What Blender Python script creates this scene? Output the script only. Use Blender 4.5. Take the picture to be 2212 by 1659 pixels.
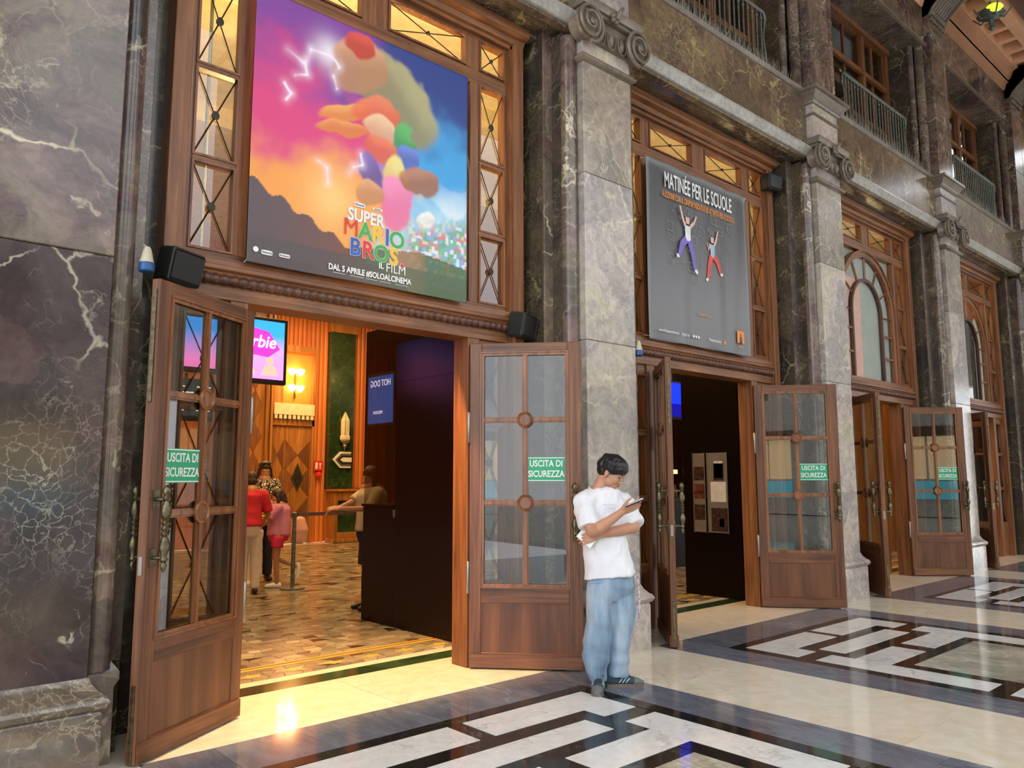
import bpy, math, random
import numpy as np
from mathutils import Vector, Matrix, noise
random.seed(7)
D = bpy.data
S = bpy.context.scene
COL = S.collection
for o in list(D.objects): D.objects.remove(o)

# ---------------------------------------------------------------- camera
def add_camera():
    f, yaw, pitch, roll = 1673.89, math.radians(48.1686), math.radians(6.99), math.radians(-0.071)
    fw = Vector((math.cos(pitch)*math.cos(yaw), math.cos(pitch)*math.sin(yaw), math.sin(pitch)))
    rt = Vector((math.sin(yaw), -math.cos(yaw), 0)); up = rt.cross(fw)
    r2 = rt*math.cos(roll)+up*math.sin(roll); u2 = -rt*math.sin(roll)+up*math.cos(roll)
    cd = D.cameras.new('camera'); co = D.objects.new('camera', cd); COL.objects.link(co)
    m = Matrix((r2, u2, -fw)).transposed().to_4x4(); m.translation = (0, 0, 1.52)
    co.matrix_world = m
    cd.sensor_fit = 'HORIZONTAL'; cd.sensor_width = 36; cd.lens = 36*f/2212; cd.clip_end = 200
    S.camera = co
add_camera()
# ---------------------------------------------------------------- world, lamps, exposure
S.view_settings.view_transform = 'Standard'
S.view_settings.look = 'None'
S.view_settings.gamma = 1
S.view_settings.use_curve_mapping = False
S.view_settings.exposure = 0.12
S.cycles.max_bounces = 8; S.cycles.transparent_max_bounces = 24
S.cycles.sample_clamp_indirect = 6
w = D.worlds.new('sky'); S.world = w; w.use_nodes = True
bg = w.node_tree.nodes['Background']; bg.inputs[0].default_value = (0.9, 0.95, 1.0, 1); bg.inputs[1].default_value = 3.1
def lamp(kind, name, loc, energy, col, size=1, sy=None, tgt=None, spot=None, blend=.4, spread=None):
    l = D.lights.new(name, kind); l.energy = energy; l.color = col
    if kind == 'AREA':
        l.size = size
        if sy: l.shape = 'RECTANGLE'; l.size_y = sy
        if spread: l.spread = math.radians(spread)
    else: l.shadow_soft_size = size
    if spot: l.spot_size = math.radians(spot); l.spot_blend = blend
    o = D.objects.new(name, l); COL.objects.link(o); o.location = loc
    if tgt: o.rotation_euler = (Vector(tgt)-Vector(loc)).to_track_quat('-Z', 'Y').to_euler()
    return o
WARM = (1, .62, .25)
lamp('SPOT', 'entrance_downlight', (3.1, 5.62, 3.7), 900, (1, .55, .2), .06, tgt=(3.1, 5.0, 0), spot=75, blend=.5)
for i, (x, y, e) in enumerate([(4, 9.5, 150), (5.5, 13.5, 170), (8.5, 15.0, 170), (9, 8.5, 8), (14.5, 6.4, 110), (17, 8, 20)]):
    lamp('AREA', 'lobby_ceiling_light', (x, y, 5.6), e, WARM, 1.6, tgt=(x, y, 0))
for x, e in ((3.1, 330), (7.6, 90), (12, 90), (16.5, 60)):
    lamp('AREA', 'fanlight_glow', (x, 6.6, 3.6), e, (1, .75, .4), 1.6, 1.0, tgt=(x, 6.6, 9))

# ---------------------------------------------------------------- node helpers and materials
def newmat(name):
    m = D.materials.new(name); m.use_nodes = True; nt = m.node_tree
    return m, nt, nt.nodes['Principled BSDF']
def N(nt, t, **k):
    n = nt.nodes.new(t)
    for a, b in k.items(): setattr(n, a, b)
    return n
def ramp(nt, fac, stops, interp='LINEAR'):
    r = N(nt, 'ShaderNodeValToRGB'); r.color_ramp.interpolation = interp
    e = r.color_ramp.elements
    while len(e) > 1: e.remove(e[0])
    e[0].position = stops[0][0]; c = stops[0][1]; e[0].color = (*c, 1) if len(c) == 3 else c
    for p, c in stops[1:]:
        x = e.new(p); x.color = (*c, 1)
    nt.links.new(fac, r.inputs[0]); return r.outputs[0]
def mix(nt, fac, a, b, mode='MIX'):
    m = N(nt, 'ShaderNodeMix', data_type='RGBA', blend_type=mode)
    for s, v in ((m.inputs[0], fac), (m.inputs[6], a), (m.inputs[7], b)):
        if hasattr(v, 'links') or hasattr(v, 'is_linked'): nt.links.new(v, s)
        elif isinstance(v, (int, float)): s.default_value = v
        else: s.default_value = (*v, 1)
    return m.outputs[2]
def math_n(nt, op, a, b=None):
    m = N(nt, 'ShaderNodeMath', operation=op)
    for s, v in zip(m.inputs, (a, b)):
        if v is None: continue
        if isinstance(v, (int, float)): s.default_value = v
        else: nt.links.new(v, s)
    return m.outputs[0]
def coords(nt, scale=(1, 1, 1), rnd=True, obj=False):
    g = N(nt, 'ShaderNodeTexCoord' if obj else 'ShaderNodeNewGeometry'); out = g.outputs['Object' if obj else 'Position']
    if rnd:
        oi = N(nt, 'ShaderNodeObjectInfo'); v = N(nt, 'ShaderNodeVectorMath', operation='SCALE')
        v.inputs[0].default_value = (13.7, 5.3, 21.1); nt.links.new(oi.outputs['Random'], v.inputs['Scale'])
        a = N(nt, 'ShaderNodeVectorMath', operation='ADD'); nt.links.new(out, a.inputs[0]); nt.links.new(v.outputs[0], a.inputs[1]); out = a.outputs[0]
    mp = N(nt, 'ShaderNodeMapping'); mp.inputs['Scale'].default_value = scale
    nt.links.new(out, mp.inputs[0]); return mp.outputs[0]
def noise_n(nt, vec, scale, detail=4, rough=.55, dist=0, out='Fac'):
    n = N(nt, 'ShaderNodeTexNoise'); n.inputs['Scale'].default_value = scale; n.inputs['Detail'].default_value = detail
    n.inputs['Roughness'].default_value = rough; n.inputs['Distortion'].default_value = dist
    nt.links.new(vec, n.inputs['Vector']); return n.outputs[0 if out == 'Fac' else 1]
def warp(nt, vec, scale, amt):
    c = noise_n(nt, vec, scale, 4, .6, out='Color')
    s = N(nt, 'ShaderNodeVectorMath', operation='SUBTRACT'); nt.links.new(c, s.inputs[0]); s.inputs[1].default_value = (.5, .5, .5)
    m = N(nt, 'ShaderNodeVectorMath', operation='SCALE'); m.inputs['Scale'].default_value = amt; nt.links.new(s.outputs[0], m.inputs[0])
    a = N(nt, 'ShaderNodeVectorMath', operation='ADD'); nt.links.new(vec, a.inputs[0]); nt.links.new(m.outputs[0], a.inputs[1]); return a.outputs[0]
def veins(nt, vec, scale, width, lo=.45, hi=.6, nscale=2.):
    v = N(nt, 'ShaderNodeTexVoronoi', feature='DISTANCE_TO_EDGE'); v.inputs['Scale'].default_value = scale; nt.links.new(vec, v.inputs['Vector'])
    a = ramp(nt, v.outputs['Distance'], [(0, (1, 1, 1)), (width*.4, (.75,)*3), (width, (0, 0, 0))])
    b = ramp(nt, noise_n(nt, vec, nscale, 3), [(lo, (0, 0, 0)), (hi, (1, 1, 1))])
    return math_n(nt, 'MULTIPLY', a, b)
def marble(name, base, vein, scale=1., rough=.16, vw=.02, vamt=1., second=True, rnd=True, stretch=(1, 1, 1), coat=.0):
    m, nt, p = newmat(name); c = coords(nt, tuple(scale*s for s in stretch), rnd)
    w1 = warp(nt, c, 1.3, .42); w2 = warp(nt, w1, 9, .07)
    n = len(base); col = ramp(nt, noise_n(nt, w2, 1.1, 8, .62, .8), [(.3+.4*i/(n-1), b) for i, b in enumerate(base)])
    bl = N(nt, 'ShaderNodeTexVoronoi'); bl.inputs['Scale'].default_value = 2.2; nt.links.new(w2, bl.inputs['Vector'])
    sep = N(nt, 'ShaderNodeSeparateColor'); nt.links.new(bl.outputs['Color'], sep.inputs[0])
    col = mix(nt, math_n(nt, 'MULTIPLY', sep.outputs[0], .55), col, base[0])
    fine = noise_n(nt, w2, 14, 6, .7)
    col = mix(nt, .5, col, ramp(nt, fine, [(.3, (.25,)*3), (.7, (.85,)*3)]), 'OVERLAY')
    v = veins(nt, warp(nt, w2, 3.5, .14), 1.7, vw*.9, .5, .66, .9)
    col = mix(nt, math_n(nt, 'MULTIPLY', v, vamt), col, vein)
    if second:
        v2 = veins(nt, warp(nt, w2, 4, .2), 5.5, vw*1.5, .5, .68, 1.5); col = mix(nt, math_n(nt, 'MULTIPLY', v2, .6*vamt), col, vein)
        v3 = veins(nt, warp(nt, w2, 12, .09), 15, vw*2.6, .5, .68, 1.0); col = mix(nt, math_n(nt, 'MULTIPLY', v3, .42*vamt), col, vein)
        pt = ramp(nt, noise_n(nt, warp(nt, c, 3, .5), 2.6, 5, .65, 1.2), [(.60, (0, 0, 0)), (.68, (.5,)*3)]); col = mix(nt, math_n(nt, 'MULTIPLY', pt, vamt), col, vein)
    nt.links.new(col, p.inputs['Base Color']); p.inputs['Roughness'].default_value = rough
    p.inputs['Coat Weight'].default_value = coat; p.inputs['Coat Roughness'].default_value = .04
    b = N(nt, 'ShaderNodeBump'); b.inputs['Strength'].default_value = .06; b.inputs['Distance'].default_value = .01
    nt.links.new(noise_n(nt, c, 3, 5), b.inputs['Height']); nt.links.new(b.outputs[0], p.inputs['Normal'])
    return m
def wood(name, cols, grain=(26, 26, 1.2), rough=.38, var=True):
    m, nt, p = newmat(name); c = coords(nt, grain, obj=True)
    n1 = noise_n(nt, c, 1, 6, .6, .6); col = ramp(nt, n1, [(.3, cols[0]), (.5, cols[1]), (.7, cols[2])])
    c2 = coords(nt, (3.1, 3.1, .5), obj=True); n2 = noise_n(nt, c2, 1, 2)
    col = mix(nt, .55, col, ramp(nt, n2, [(.3, (.34,)*3), (.7, (.68,)*3)]), 'OVERLAY')
    nt.links.new(col, p.inputs['Base Color']); p.inputs['Roughness'].default_value = rough
    b = N(nt, 'ShaderNodeBump'); b.inputs['Strength'].default_value = .15; b.inputs['Distance'].default_value = .004
    nt.links.new(n1, b.inputs['Height']); nt.links.new(b.outputs[0], p.inputs['Normal'])
    return m
def plain(name, col, rough=.5, metal=0, spec=None, noise_amt=.12, nscale=8, emit=None, es=1):
    m, nt, p = newmat(name)
    if noise_amt:
        c = coords(nt); n = noise_n(nt, c, nscale, 4)
        cc = ramp(nt, n, [(.3, tuple(x*(1-noise_amt) for x in col)), (.7, tuple(min(1, x*(1+noise_amt)) for x in col))])
        nt.links.new(cc, p.inputs['Base Color'])
    else: p.inputs['Base Color'].default_value = (*col, 1)
    p.inputs['Roughness'].default_value = rough; p.inputs['Metallic'].default_value = metal
    if emit: p.inputs['Emission Color'].default_value = (*emit, 1); p.inputs['Emission Strength'].default_value = es
    return m
def glassmat(name, tint, base_refl=.08, rough=0.0):
    m = D.materials.new(name); m.use_nodes = True; nt = m.node_tree; nt.nodes.clear()
    out = N(nt, 'ShaderNodeOutputMaterial'); mx = N(nt, 'ShaderNodeMixShader'); t = N(nt, 'ShaderNodeBsdfTransparent'); g = N(nt, 'ShaderNodeBsdfGlossy')
    t.inputs[0].default_value = (*tint, 1); g.inputs['Roughness'].default_value = rough
    fr = N(nt, 'ShaderNodeFresnel'); fr.inputs['IOR'].default_value = 1.52
    ge = N(nt, 'ShaderNodeNewGeometry'); nt.links.new(math_n(nt, 'MULTIPLY', math_n(nt, 'ADD', fr.outputs[0], base_refl), math_n(nt, 'SUBTRACT', 1, ge.outputs['Backfacing'])), mx.inputs[0])
    nt.links.new(t.outputs[0], mx.inputs[1]); nt.links.new(g.outputs[0], mx.inputs[2]); nt.links.new(mx.outputs[0], out.inputs[0])
    return m
def vcol(name, rough=.5, emit=0.):
    m, nt, p = newmat(name); a = N(nt, 'ShaderNodeAttribute', attribute_name='print'); nt.links.new(a.outputs['Color'], p.inputs['Base Color'])
    p.inputs['Roughness'].default_value = rough
    if emit: nt.links.new(a.outputs['Color'], p.inputs['Emission Color']); p.inputs['Emission Strength'].default_value = emit
    return m
M = {}
M['marble'] = marble('breccia_marble', [(.03, .036, .032), (.105, .06, .058), (.19, .13, .11), (.19, .145, .1), (.10, .042, .045), (.25, .2, .16)], (.6, .52, .36), .9, .15)
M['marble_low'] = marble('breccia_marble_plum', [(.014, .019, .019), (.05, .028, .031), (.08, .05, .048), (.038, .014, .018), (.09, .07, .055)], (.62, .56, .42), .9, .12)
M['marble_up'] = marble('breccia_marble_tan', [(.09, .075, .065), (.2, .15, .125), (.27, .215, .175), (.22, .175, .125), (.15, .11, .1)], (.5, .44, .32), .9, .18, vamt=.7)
M['marble_mid'] = marble('breccia_marble_faded', [(.13, .12, .11), (.26, .21, .185), (.36, .3, .25), (.33, .28, .2), (.24, .19, .17)], (.66, .6, .42), .9, .2)  # tones between the tan and the pale breccia, for top slabs
M['marble_y'] = marble('ochre_breccia', [(.05, .04, .032), (.14, .09, .065), (.22, .16, .09), (.17, .11, .09), (.26, .2, .11)], (.58, .47, .22), .9, .2)
M['band'] = marble('pale_band_stone', [(.3, .29, .27), (.42, .41, .38), (.36, .33, .29)], (.6, .58, .5), 1., .2, vamt=.5)  # paler stone colour carries the sky reflected by the polished lintel
M['marble_pale'] = marble('breccia_marble_worn', [(.2, .2, .21), (.36, .3, .28), (.5, .42, .38), (.5, .44, .33), (.4, .33, .32)], (.78, .7, .52), .9, .22)  # paler tones of the breccia, used on three pilasters
M['marble_dk'] = marble('breccia_marble_dark', [(.022, .028, .022), (.06, .04, .035), (.1, .075, .045), (.075, .055, .03)], (.4, .34, .18), 1.3, .2)
M['stone_carved'] = marble('carved_stone', [(.13, .1, .08), (.2, .16, .12), (.24, .2, .16)], (.4, .36, .26), 1.5, .28, vamt=.4)
M['black_marble'] = marble('black_floor_marble', [(.008, .008, .009), (.022, .02, .018), (.03, .022, .018), (.01, .022, .018)], (.2, .26, .23), 1.1, .08, .012, .6)
M['white_marble'] = marble('white_floor_marble', [(.66, .69, .69), (.77, .79, .78), (.84, .85, .83)], (.3, .31, .31), .9, .07, .016, .75)
M['grey_marble'] = marble('grey_floor_marble', [(.11, .12, .15), (.16, .175, .21), (.22, .235, .27)], (.5, .52, .55), .8, .08, .012, .5, stretch=(1, .35, 1))
M['cream_marble'] = marble('cream_floor_marble', [(.76, .67, .51), (.82, .74, .58), (.86, .79, .65)], (.42, .34, .22), .5, .07, .008, .5, second=False)
M['breccia_floor'] = marble('green_breccia_floor', [(.2, .2, .15), (.42, .42, .34), (.62, .62, .52), (.4, .38, .25)], (.12, .12, .1), 1.6, .08, .03, .8, stretch=(1, .6, 1))
M['green_marble'] = marble('green_marble', [(.012, .03, .012), (.03, .065, .022), (.06, .1, .035)], (.2, .26, .12), 1.6, .12, .014, .6)
M['wood'] = wood('mahogany_upright', [(.10, .036, .014), (.215, .083, .031), (.31, .13, .052)])
M['wood_h'] = wood('mahogany_rail', [(.10, .036, .014), (.215, .083, .031), (.31, .13, .052)], (1.2, 26, 26))
M['wood_dk'] = wood('dark_walnut', [(.05, .02, .012), (.1, .04, .022), (.15, .06, .03)])
M['wood_panel'] = wood('veneer_panel', [(.12, .04, .016), (.19, .07, .026), (.27, .105, .04)], (9, 9, .7))
M['wood_carve'] = wood('carved_mahogany', [(.06, .024, .015), (.11, .045, .026), (.16, .065, .035)], (8, 30, 30), .3)
M['wood_gold'] = wood('honey_wood', [(.25, .09, .02), (.42, .17, .04), (.55, .25, .07)], (14, 14, 1), .3)
M['wood_orange'] = wood('orange_slat_wood', [(.5, .14, .03), (.7, .22, .05), (.8, .28, .07)], (20, 20, .8), .4)
M['black_panel'] = plain('black_laminate', (.006, .0025, .002), .28)
M['black_panel'].node_tree.nodes['Principled BSDF'].inputs['Specular IOR Level'].default_value = .22
M['bronze'] = plain('aged_bronze', (.14, .12, .07), .38, .85, nscale=30, noise_amt=.5)
M['iron'] = plain('wrought_iron', (.13, .15, .125), .45, .5, nscale=30, noise_amt=.4)
M['lead'] = plain('dark_glazing_bar', (.035, .03, .02), .45, .4)
M['steel'] = plain('dull_steel', (.35, .34, .3), .4, .9)
M['glass'] = glassmat('door_glass', (.82, .86, .84), .045)
M['glass_w'] = glassmat('window_glass', (.8, .78, .7), .06)
M['glass_dk'] = glassmat('kiosk_glass', (.62, .62, .6), .06)
M['black_plastic'] = plain('black_plastic', (.02, .024, .022), .45)
M['cream_plaster'] = plain('cream_plaster', (.85, .72, .48), .8)
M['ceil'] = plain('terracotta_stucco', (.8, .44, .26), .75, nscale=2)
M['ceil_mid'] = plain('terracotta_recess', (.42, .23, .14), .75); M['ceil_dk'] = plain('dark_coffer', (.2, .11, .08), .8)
M['green_sign'] = plain('green_sign', (.02, .36, .17), .4, noise_amt=.03)
M['white'] = plain('white_print', (.85, .86, .84), .5, noise_amt=.02)
M['black'] = plain('flat_black', (.01, .01, .011), .5, noise_amt=0)
M['blue_plastic'] = plain('blue_plastic', (.01, .07, .22), .35)
M['cream_plastic'] = plain('cream_plastic', (.5, .45, .33), .5)
M['street_stone'] = marble('pale_limestone', [(.5, .48, .43), (.6, .57, .52), (.66, .63, .57)], (.4, .38, .33), .6, .5, .01, .3)
M['pave'] = plain('street_paving', (.42, .4, .37), .6, nscale=3, noise_amt=.2)
M['skin'] = plain('skin', (.5, .25, .155), .5, nscale=12, noise_amt=.08)
M['skin_b'] = plain('skin_tan', (.42, .2, .11), .5, nscale=12, noise_amt=.08)
M['hair'] = plain('black_hair', (.006, .006, .007), .42, noise_amt=.3, nscale=40)
M['hair_b'] = plain('brown_hair', (.035, .018, .009), .5, noise_amt=.4, nscale=40)
M['cotton'] = plain('white_cotton', (.74, .75, .79), .85, noise_amt=.03)
for k, c in dict(red_cotton=(.6, .02, .04), pink_cotton=(.62, .25, .42), raspberry=(.62, .02, .09), white_denim=(.7, .62, .52), pale_pink=(.85, .42, .32), navy=(.012, .016, .03), yellow=(.9, .65, .02), khaki=(.5, .42, .3), orange=(.85, .26, .04), red=(.7, .02, .02), lilac=(.3, .25, .8)).items():
    M[k] = plain(k, c, .8, noise_amt=.06)

# ---------------------------------------------------------------- mesh builder
class MB:
    def __init__(s): s.v = []; s.f = []
    def add(s, vs, fs, mat=None):
        o = len(s.v)
        s.v += [tuple((mat @ Vector(p))) if mat else tuple(p) for p in vs]; s.f += [tuple(i+o for i in f) for f in fs]; return s
    def box(s, x0, x1, y0, y1, z0, z1, mat=None, ch=0):
        if x0 > x1: x0, x1 = x1, x0
        if ch:
            return s.add(*bev_box(x0, x1, y0, y1, z0, z1, ch), mat)
        return s.add([(x, y, z) for x in (x0, x1) for y in (y0, y1) for z in (z0, z1)],
                     [(0, 1, 3, 2), (4, 6, 7, 5), (0, 4, 5, 1), (2, 3, 7, 6), (0, 2, 6, 4), (1, 5, 7, 3)], mat)
    def prism(s, poly, a0, a1, axis='x', mat=None):   # poly in the two other axes, closed
        n = len(poly)
        def P(a, q): return {'x': (a, q[0], q[1]), 'y': (q[0], a, q[1]), 'z': (q[0], q[1], a)}[axis]
        vs = [P(a0, q) for q in poly]+[P(a1, q) for q in poly]
        return s.add(vs, [tuple(range(n)), tuple(range(2*n-1, n-1, -1))]+[(i, i+n, (i+1) % n+n, (i+1) % n) for i in range(n)], mat)
    def lathe(s, prof, n=16, mat=None, cap=True):      # prof (r, z) about z
        vs = [(r*math.cos(2*math.pi*k/n), r*math.sin(2*math.pi*k/n), z) for r, z in prof for k in range(n)]
        fs = [(i*n+k, i*n+(k+1) % n, (i+1)*n+(k+1) % n, (i+1)*n+k) for i in range(len(prof)-1) for k in range(n)]
        if cap: fs += [tuple(range(n-1, -1, -1)), tuple(range((len(prof)-1)*n, len(prof)*n))]
        return s.add(vs, fs, mat)
    def tube(s, pts, rad, n=8, mat=None, ends=False, ref=None):
        pts = [Vector(p) for p in pts]
        if not isinstance(rad, list): rad = [rad]*len(pts)
        rad = [(r, r) if isinstance(r, (int, float)) else r for r in rad]
        if ends:   # round the ends
            def endp(p, q, r):
                d = (p-q).normalized(); R = min(r)
                return [(p+d*R*math.sin(t), (r[0]*math.cos(t)+1e-4, r[1]*math.cos(t)+1e-4)) for t in (1.5, 1.15, .7, .35)]
            a = endp(pts[0], pts[1], rad[0]); b = endp(pts[-1], pts[-2], rad[-1])[::-1]
            pts = [q for q, _ in a]+pts+[q for q, _ in b]; rad = [r for _, r in a]+list(rad)+[r for _, r in b]
        m = len(pts); T = []
        for i in range(m):
            T.append((pts[min(i+1, m-1)]-pts[max(i-1, 0)]).normalized())
        u = T[0].orthogonal().normalized()
        ref = ref or (Vector((0, 0, 1)) if abs(T[0].z) < .9 else Vector((1, 0, 0)))
        u = (ref-T[0]*ref.dot(T[0])).normalized()
        vs = []
        for i in range(m):
            u = (u-T[i]*u.dot(T[i])).normalized(); v = T[i].cross(u)
            for k in range(n):
                a = 2*math.pi*k/n; vs.append(pts[i]+u*math.cos(a)*rad[i][0]+v*math.sin(a)*rad[i][1])
        fs = [(i*n+k, i*n+(k+1) % n, (i+1)*n+(k+1) % n, (i+1)*n+k) for i in range(m-1) for k in range(n)]
        fs += [tuple(range(n-1, -1, -1)), tuple(range((m-1)*n, m*n))]
        return s.add(vs, fs, mat)
    def ball(s, c, r, nu=12, nv=8, rot=None):
        if isinstance(r, (int, float)): r = (r, r, r)
        vs = [Vector((0, 0, 1))]+[Vector((math.sin(math.pi*i/nv)*math.cos(2*math.pi*k/nu), math.sin(math.pi*i/nv)*math.sin(2*math.pi*k/nu), math.cos(math.pi*i/nv))) for i in range(1, nv) for k in range(nu)]+[Vector((0, 0, -1))]
        m = Matrix.Translation(c) @ (rot.to_4x4() if rot else Matrix()) @ Matrix.Diagonal((*r, 1))
        fs = [(0, 1+k, 1+(k+1) % nu) for k in range(nu)]
        fs += [(1+i*nu+k, 1+(i+1)*nu+k, 1+(i+1)*nu+(k+1) % nu, 1+i*nu+(k+1) % nu) for i in range(nv-2) for k in range(nu)]
        l = len(vs)-1; fs += [(l, 1+(nv-2)*nu+(k+1) % nu, 1+(nv-2)*nu+k) for k in range(nu)]
        return s.add(vs, fs, m)
    def mesh(s, name, smooth=35):
        me = D.meshes.new(name); me.from_pydata(s.v, [], s.f); me.validate(); me.update()
        import bmesh
        b = bmesh.new(); b.from_mesh(me); bmesh.ops.recalc_face_normals(b, faces=b.faces); b.to_mesh(me); b.free()
        if smooth:
            me.shade_smooth(); me.set_sharp_from_angle(angle=math.radians(smooth))
        return me
    def build(s, name, mat, parent=None, smooth=35, **k):
        return link(name, s.mesh(name, smooth), mat, parent, **k)
def bev_box(x0, x1, y0, y1, z0, z1, c):
    vs = []; fs = []
    X = (x0, x1); Y = (y0, y1); Z = (z0, z1); idx = {}
    for i in (0, 1):
        for j in (0, 1):
            for k in (0, 1):
                sx, sy, sz = (c if i == 0 else -c), (c if j == 0 else -c), (c if k == 0 else -c)
                for a, p in enumerate(((X[i], Y[j]+sy, Z[k]+sz), (X[i]+sx, Y[j], Z[k]+sz), (X[i]+sx, Y[j]+sy, Z[k]))):
                    idx[i, j, k, a] = len(vs); vs.append(p)
    for i in (0, 1): fs.append([idx[i, j, k, 0] for j, k in ((0, 0), (0, 1), (1, 1), (1, 0))])
    for j in (0, 1): fs.append([idx[i, j, k, 1] for i, k in ((0, 0), (1, 0), (1, 1), (0, 1))])
    for k in (0, 1): fs.append([idx[i, j, k, 2] for i, j in ((0, 0), (0, 1), (1, 1), (1, 0))])
    for i in (0, 1):
        for j in (0, 1): fs.append([idx[i, j, 0, 0], idx[i, j, 1, 0], idx[i, j, 1, 1], idx[i, j, 0, 1]])
    for i in (0, 1):
        for k in (0, 1): fs.append([idx[i, 0, k, 0], idx[i, 1, k, 0], idx[i, 1, k, 2], idx[i, 0, k, 2]])
    for j in (0, 1):
        for k in (0, 1): fs.append([idx[0, j, k, 1], idx[1, j, k, 1], idx[1, j, k, 2], idx[0, j, k, 2]])
    for i in (0, 1):
        for j in (0, 1):
            for k in (0, 1): fs.append([idx[i, j, k, a] for a in (0, 1, 2)])
    return vs, fs
def tag(o, label=None, cat=None, group=None, kind=None):
    if label: o['label'] = label
    if cat: o['category'] = cat
    if group: o['group'] = group
    if kind: o['kind'] = kind
    return o
def link(name, me, mat, parent=None, **k):
    o = D.objects.new(name, me); COL.objects.link(o)
    if mat is not None:
        m = M[mat] if isinstance(mat, str) else mat
        if not me.materials: me.materials.append(m)
    if parent: o.parent = parent
    if k: tag(o, **k)
    return o
def empty(name, loc=(0, 0, 0), rz=0, parent=None, **k):
    o = D.objects.new(name, None); COL.objects.link(o); o.location = loc; o.rotation_euler = (0, 0, rz); o.empty_display_size = .1
    if parent: o.parent = parent
    if k: tag(o, **k)
    return o
def inst(src, parent, loc=None, rot=None, scale=None):
    o = src.copy(); COL.objects.link(o); o.parent = parent
    if loc is not None: o.location = loc
    if rot is not None: o.rotation_euler = rot
    if scale is not None: o.scale = scale
    return o
def B(name, mat, parent, *b, ch=0, **k): return MB().box(*b, ch=ch).build(name, mat, parent, smooth=0 if not ch else 30, **k)
_txt = {}
def text(name, s, size, mat, parent, loc, rot, align='CENTER', ext=.0006, sx=1, bold=0, shear=0):
    c = D.curves.new(name, 'FONT'); c.body = s; c.size = size; c.align_x = align; c.align_y = 'CENTER'; c.extrude = ext; c.offset = bold; c.resolution_u = 3; c.shear = shear
    t = D.objects.new('t', c); COL.objects.link(t)
    dg = bpy.context.evaluated_depsgraph_get(); me = D.meshes.new_from_object(t.evaluated_get(dg)); D.objects.remove(t); me.materials.clear()
    o = link(name, me, mat, parent); o.location = loc; o.rotation_euler = rot; o.scale = (sx, 1, 1); return o
FRONT = (math.pi/2, 0, 0)     # lettering that faces -Y
def remesh(mb, voxel, smooth=6, fac=.5, dec=None):
    me = D.meshes.new('r'); me.from_pydata(mb.v, [], mb.f); me.update()
    o = D.objects.new('r', me); COL.objects.link(o)
    r = o.modifiers.new('r', 'REMESH'); r.mode = 'VOXEL'; r.voxel_size = voxel; r.use_smooth_shade = True
    if smooth:
        s = o.modifiers.new('s', 'SMOOTH'); s.iterations = smooth; s.factor = fac
    if dec: d = o.modifiers.new('d', 'DECIMATE'); d.ratio = dec
    dg = bpy.context.evaluated_depsgraph_get(); out = D.meshes.new_from_object(o.evaluated_get(dg)); D.objects.remove(o)
    out.shade_smooth(); return out
def displace(me, fn):
    n = len(me.vertices); co = np.empty(n*3); me.vertices.foreach_get('co', co); co = co.reshape(-1, 3)
    no = np.array([v.normal[:] for v in me.vertices]); d = np.array([fn(Vector(p)) for p in co])
    co += no*d[:, None]; me.vertices.foreach_set('co', co.ravel()); me.update(); return me

# ================================================================ LAYOUT
P = 4.47; BAYS = [3.10+P*k for k in range(4)]; PIL = [5.345+P*k for k in range(4)]
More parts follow.
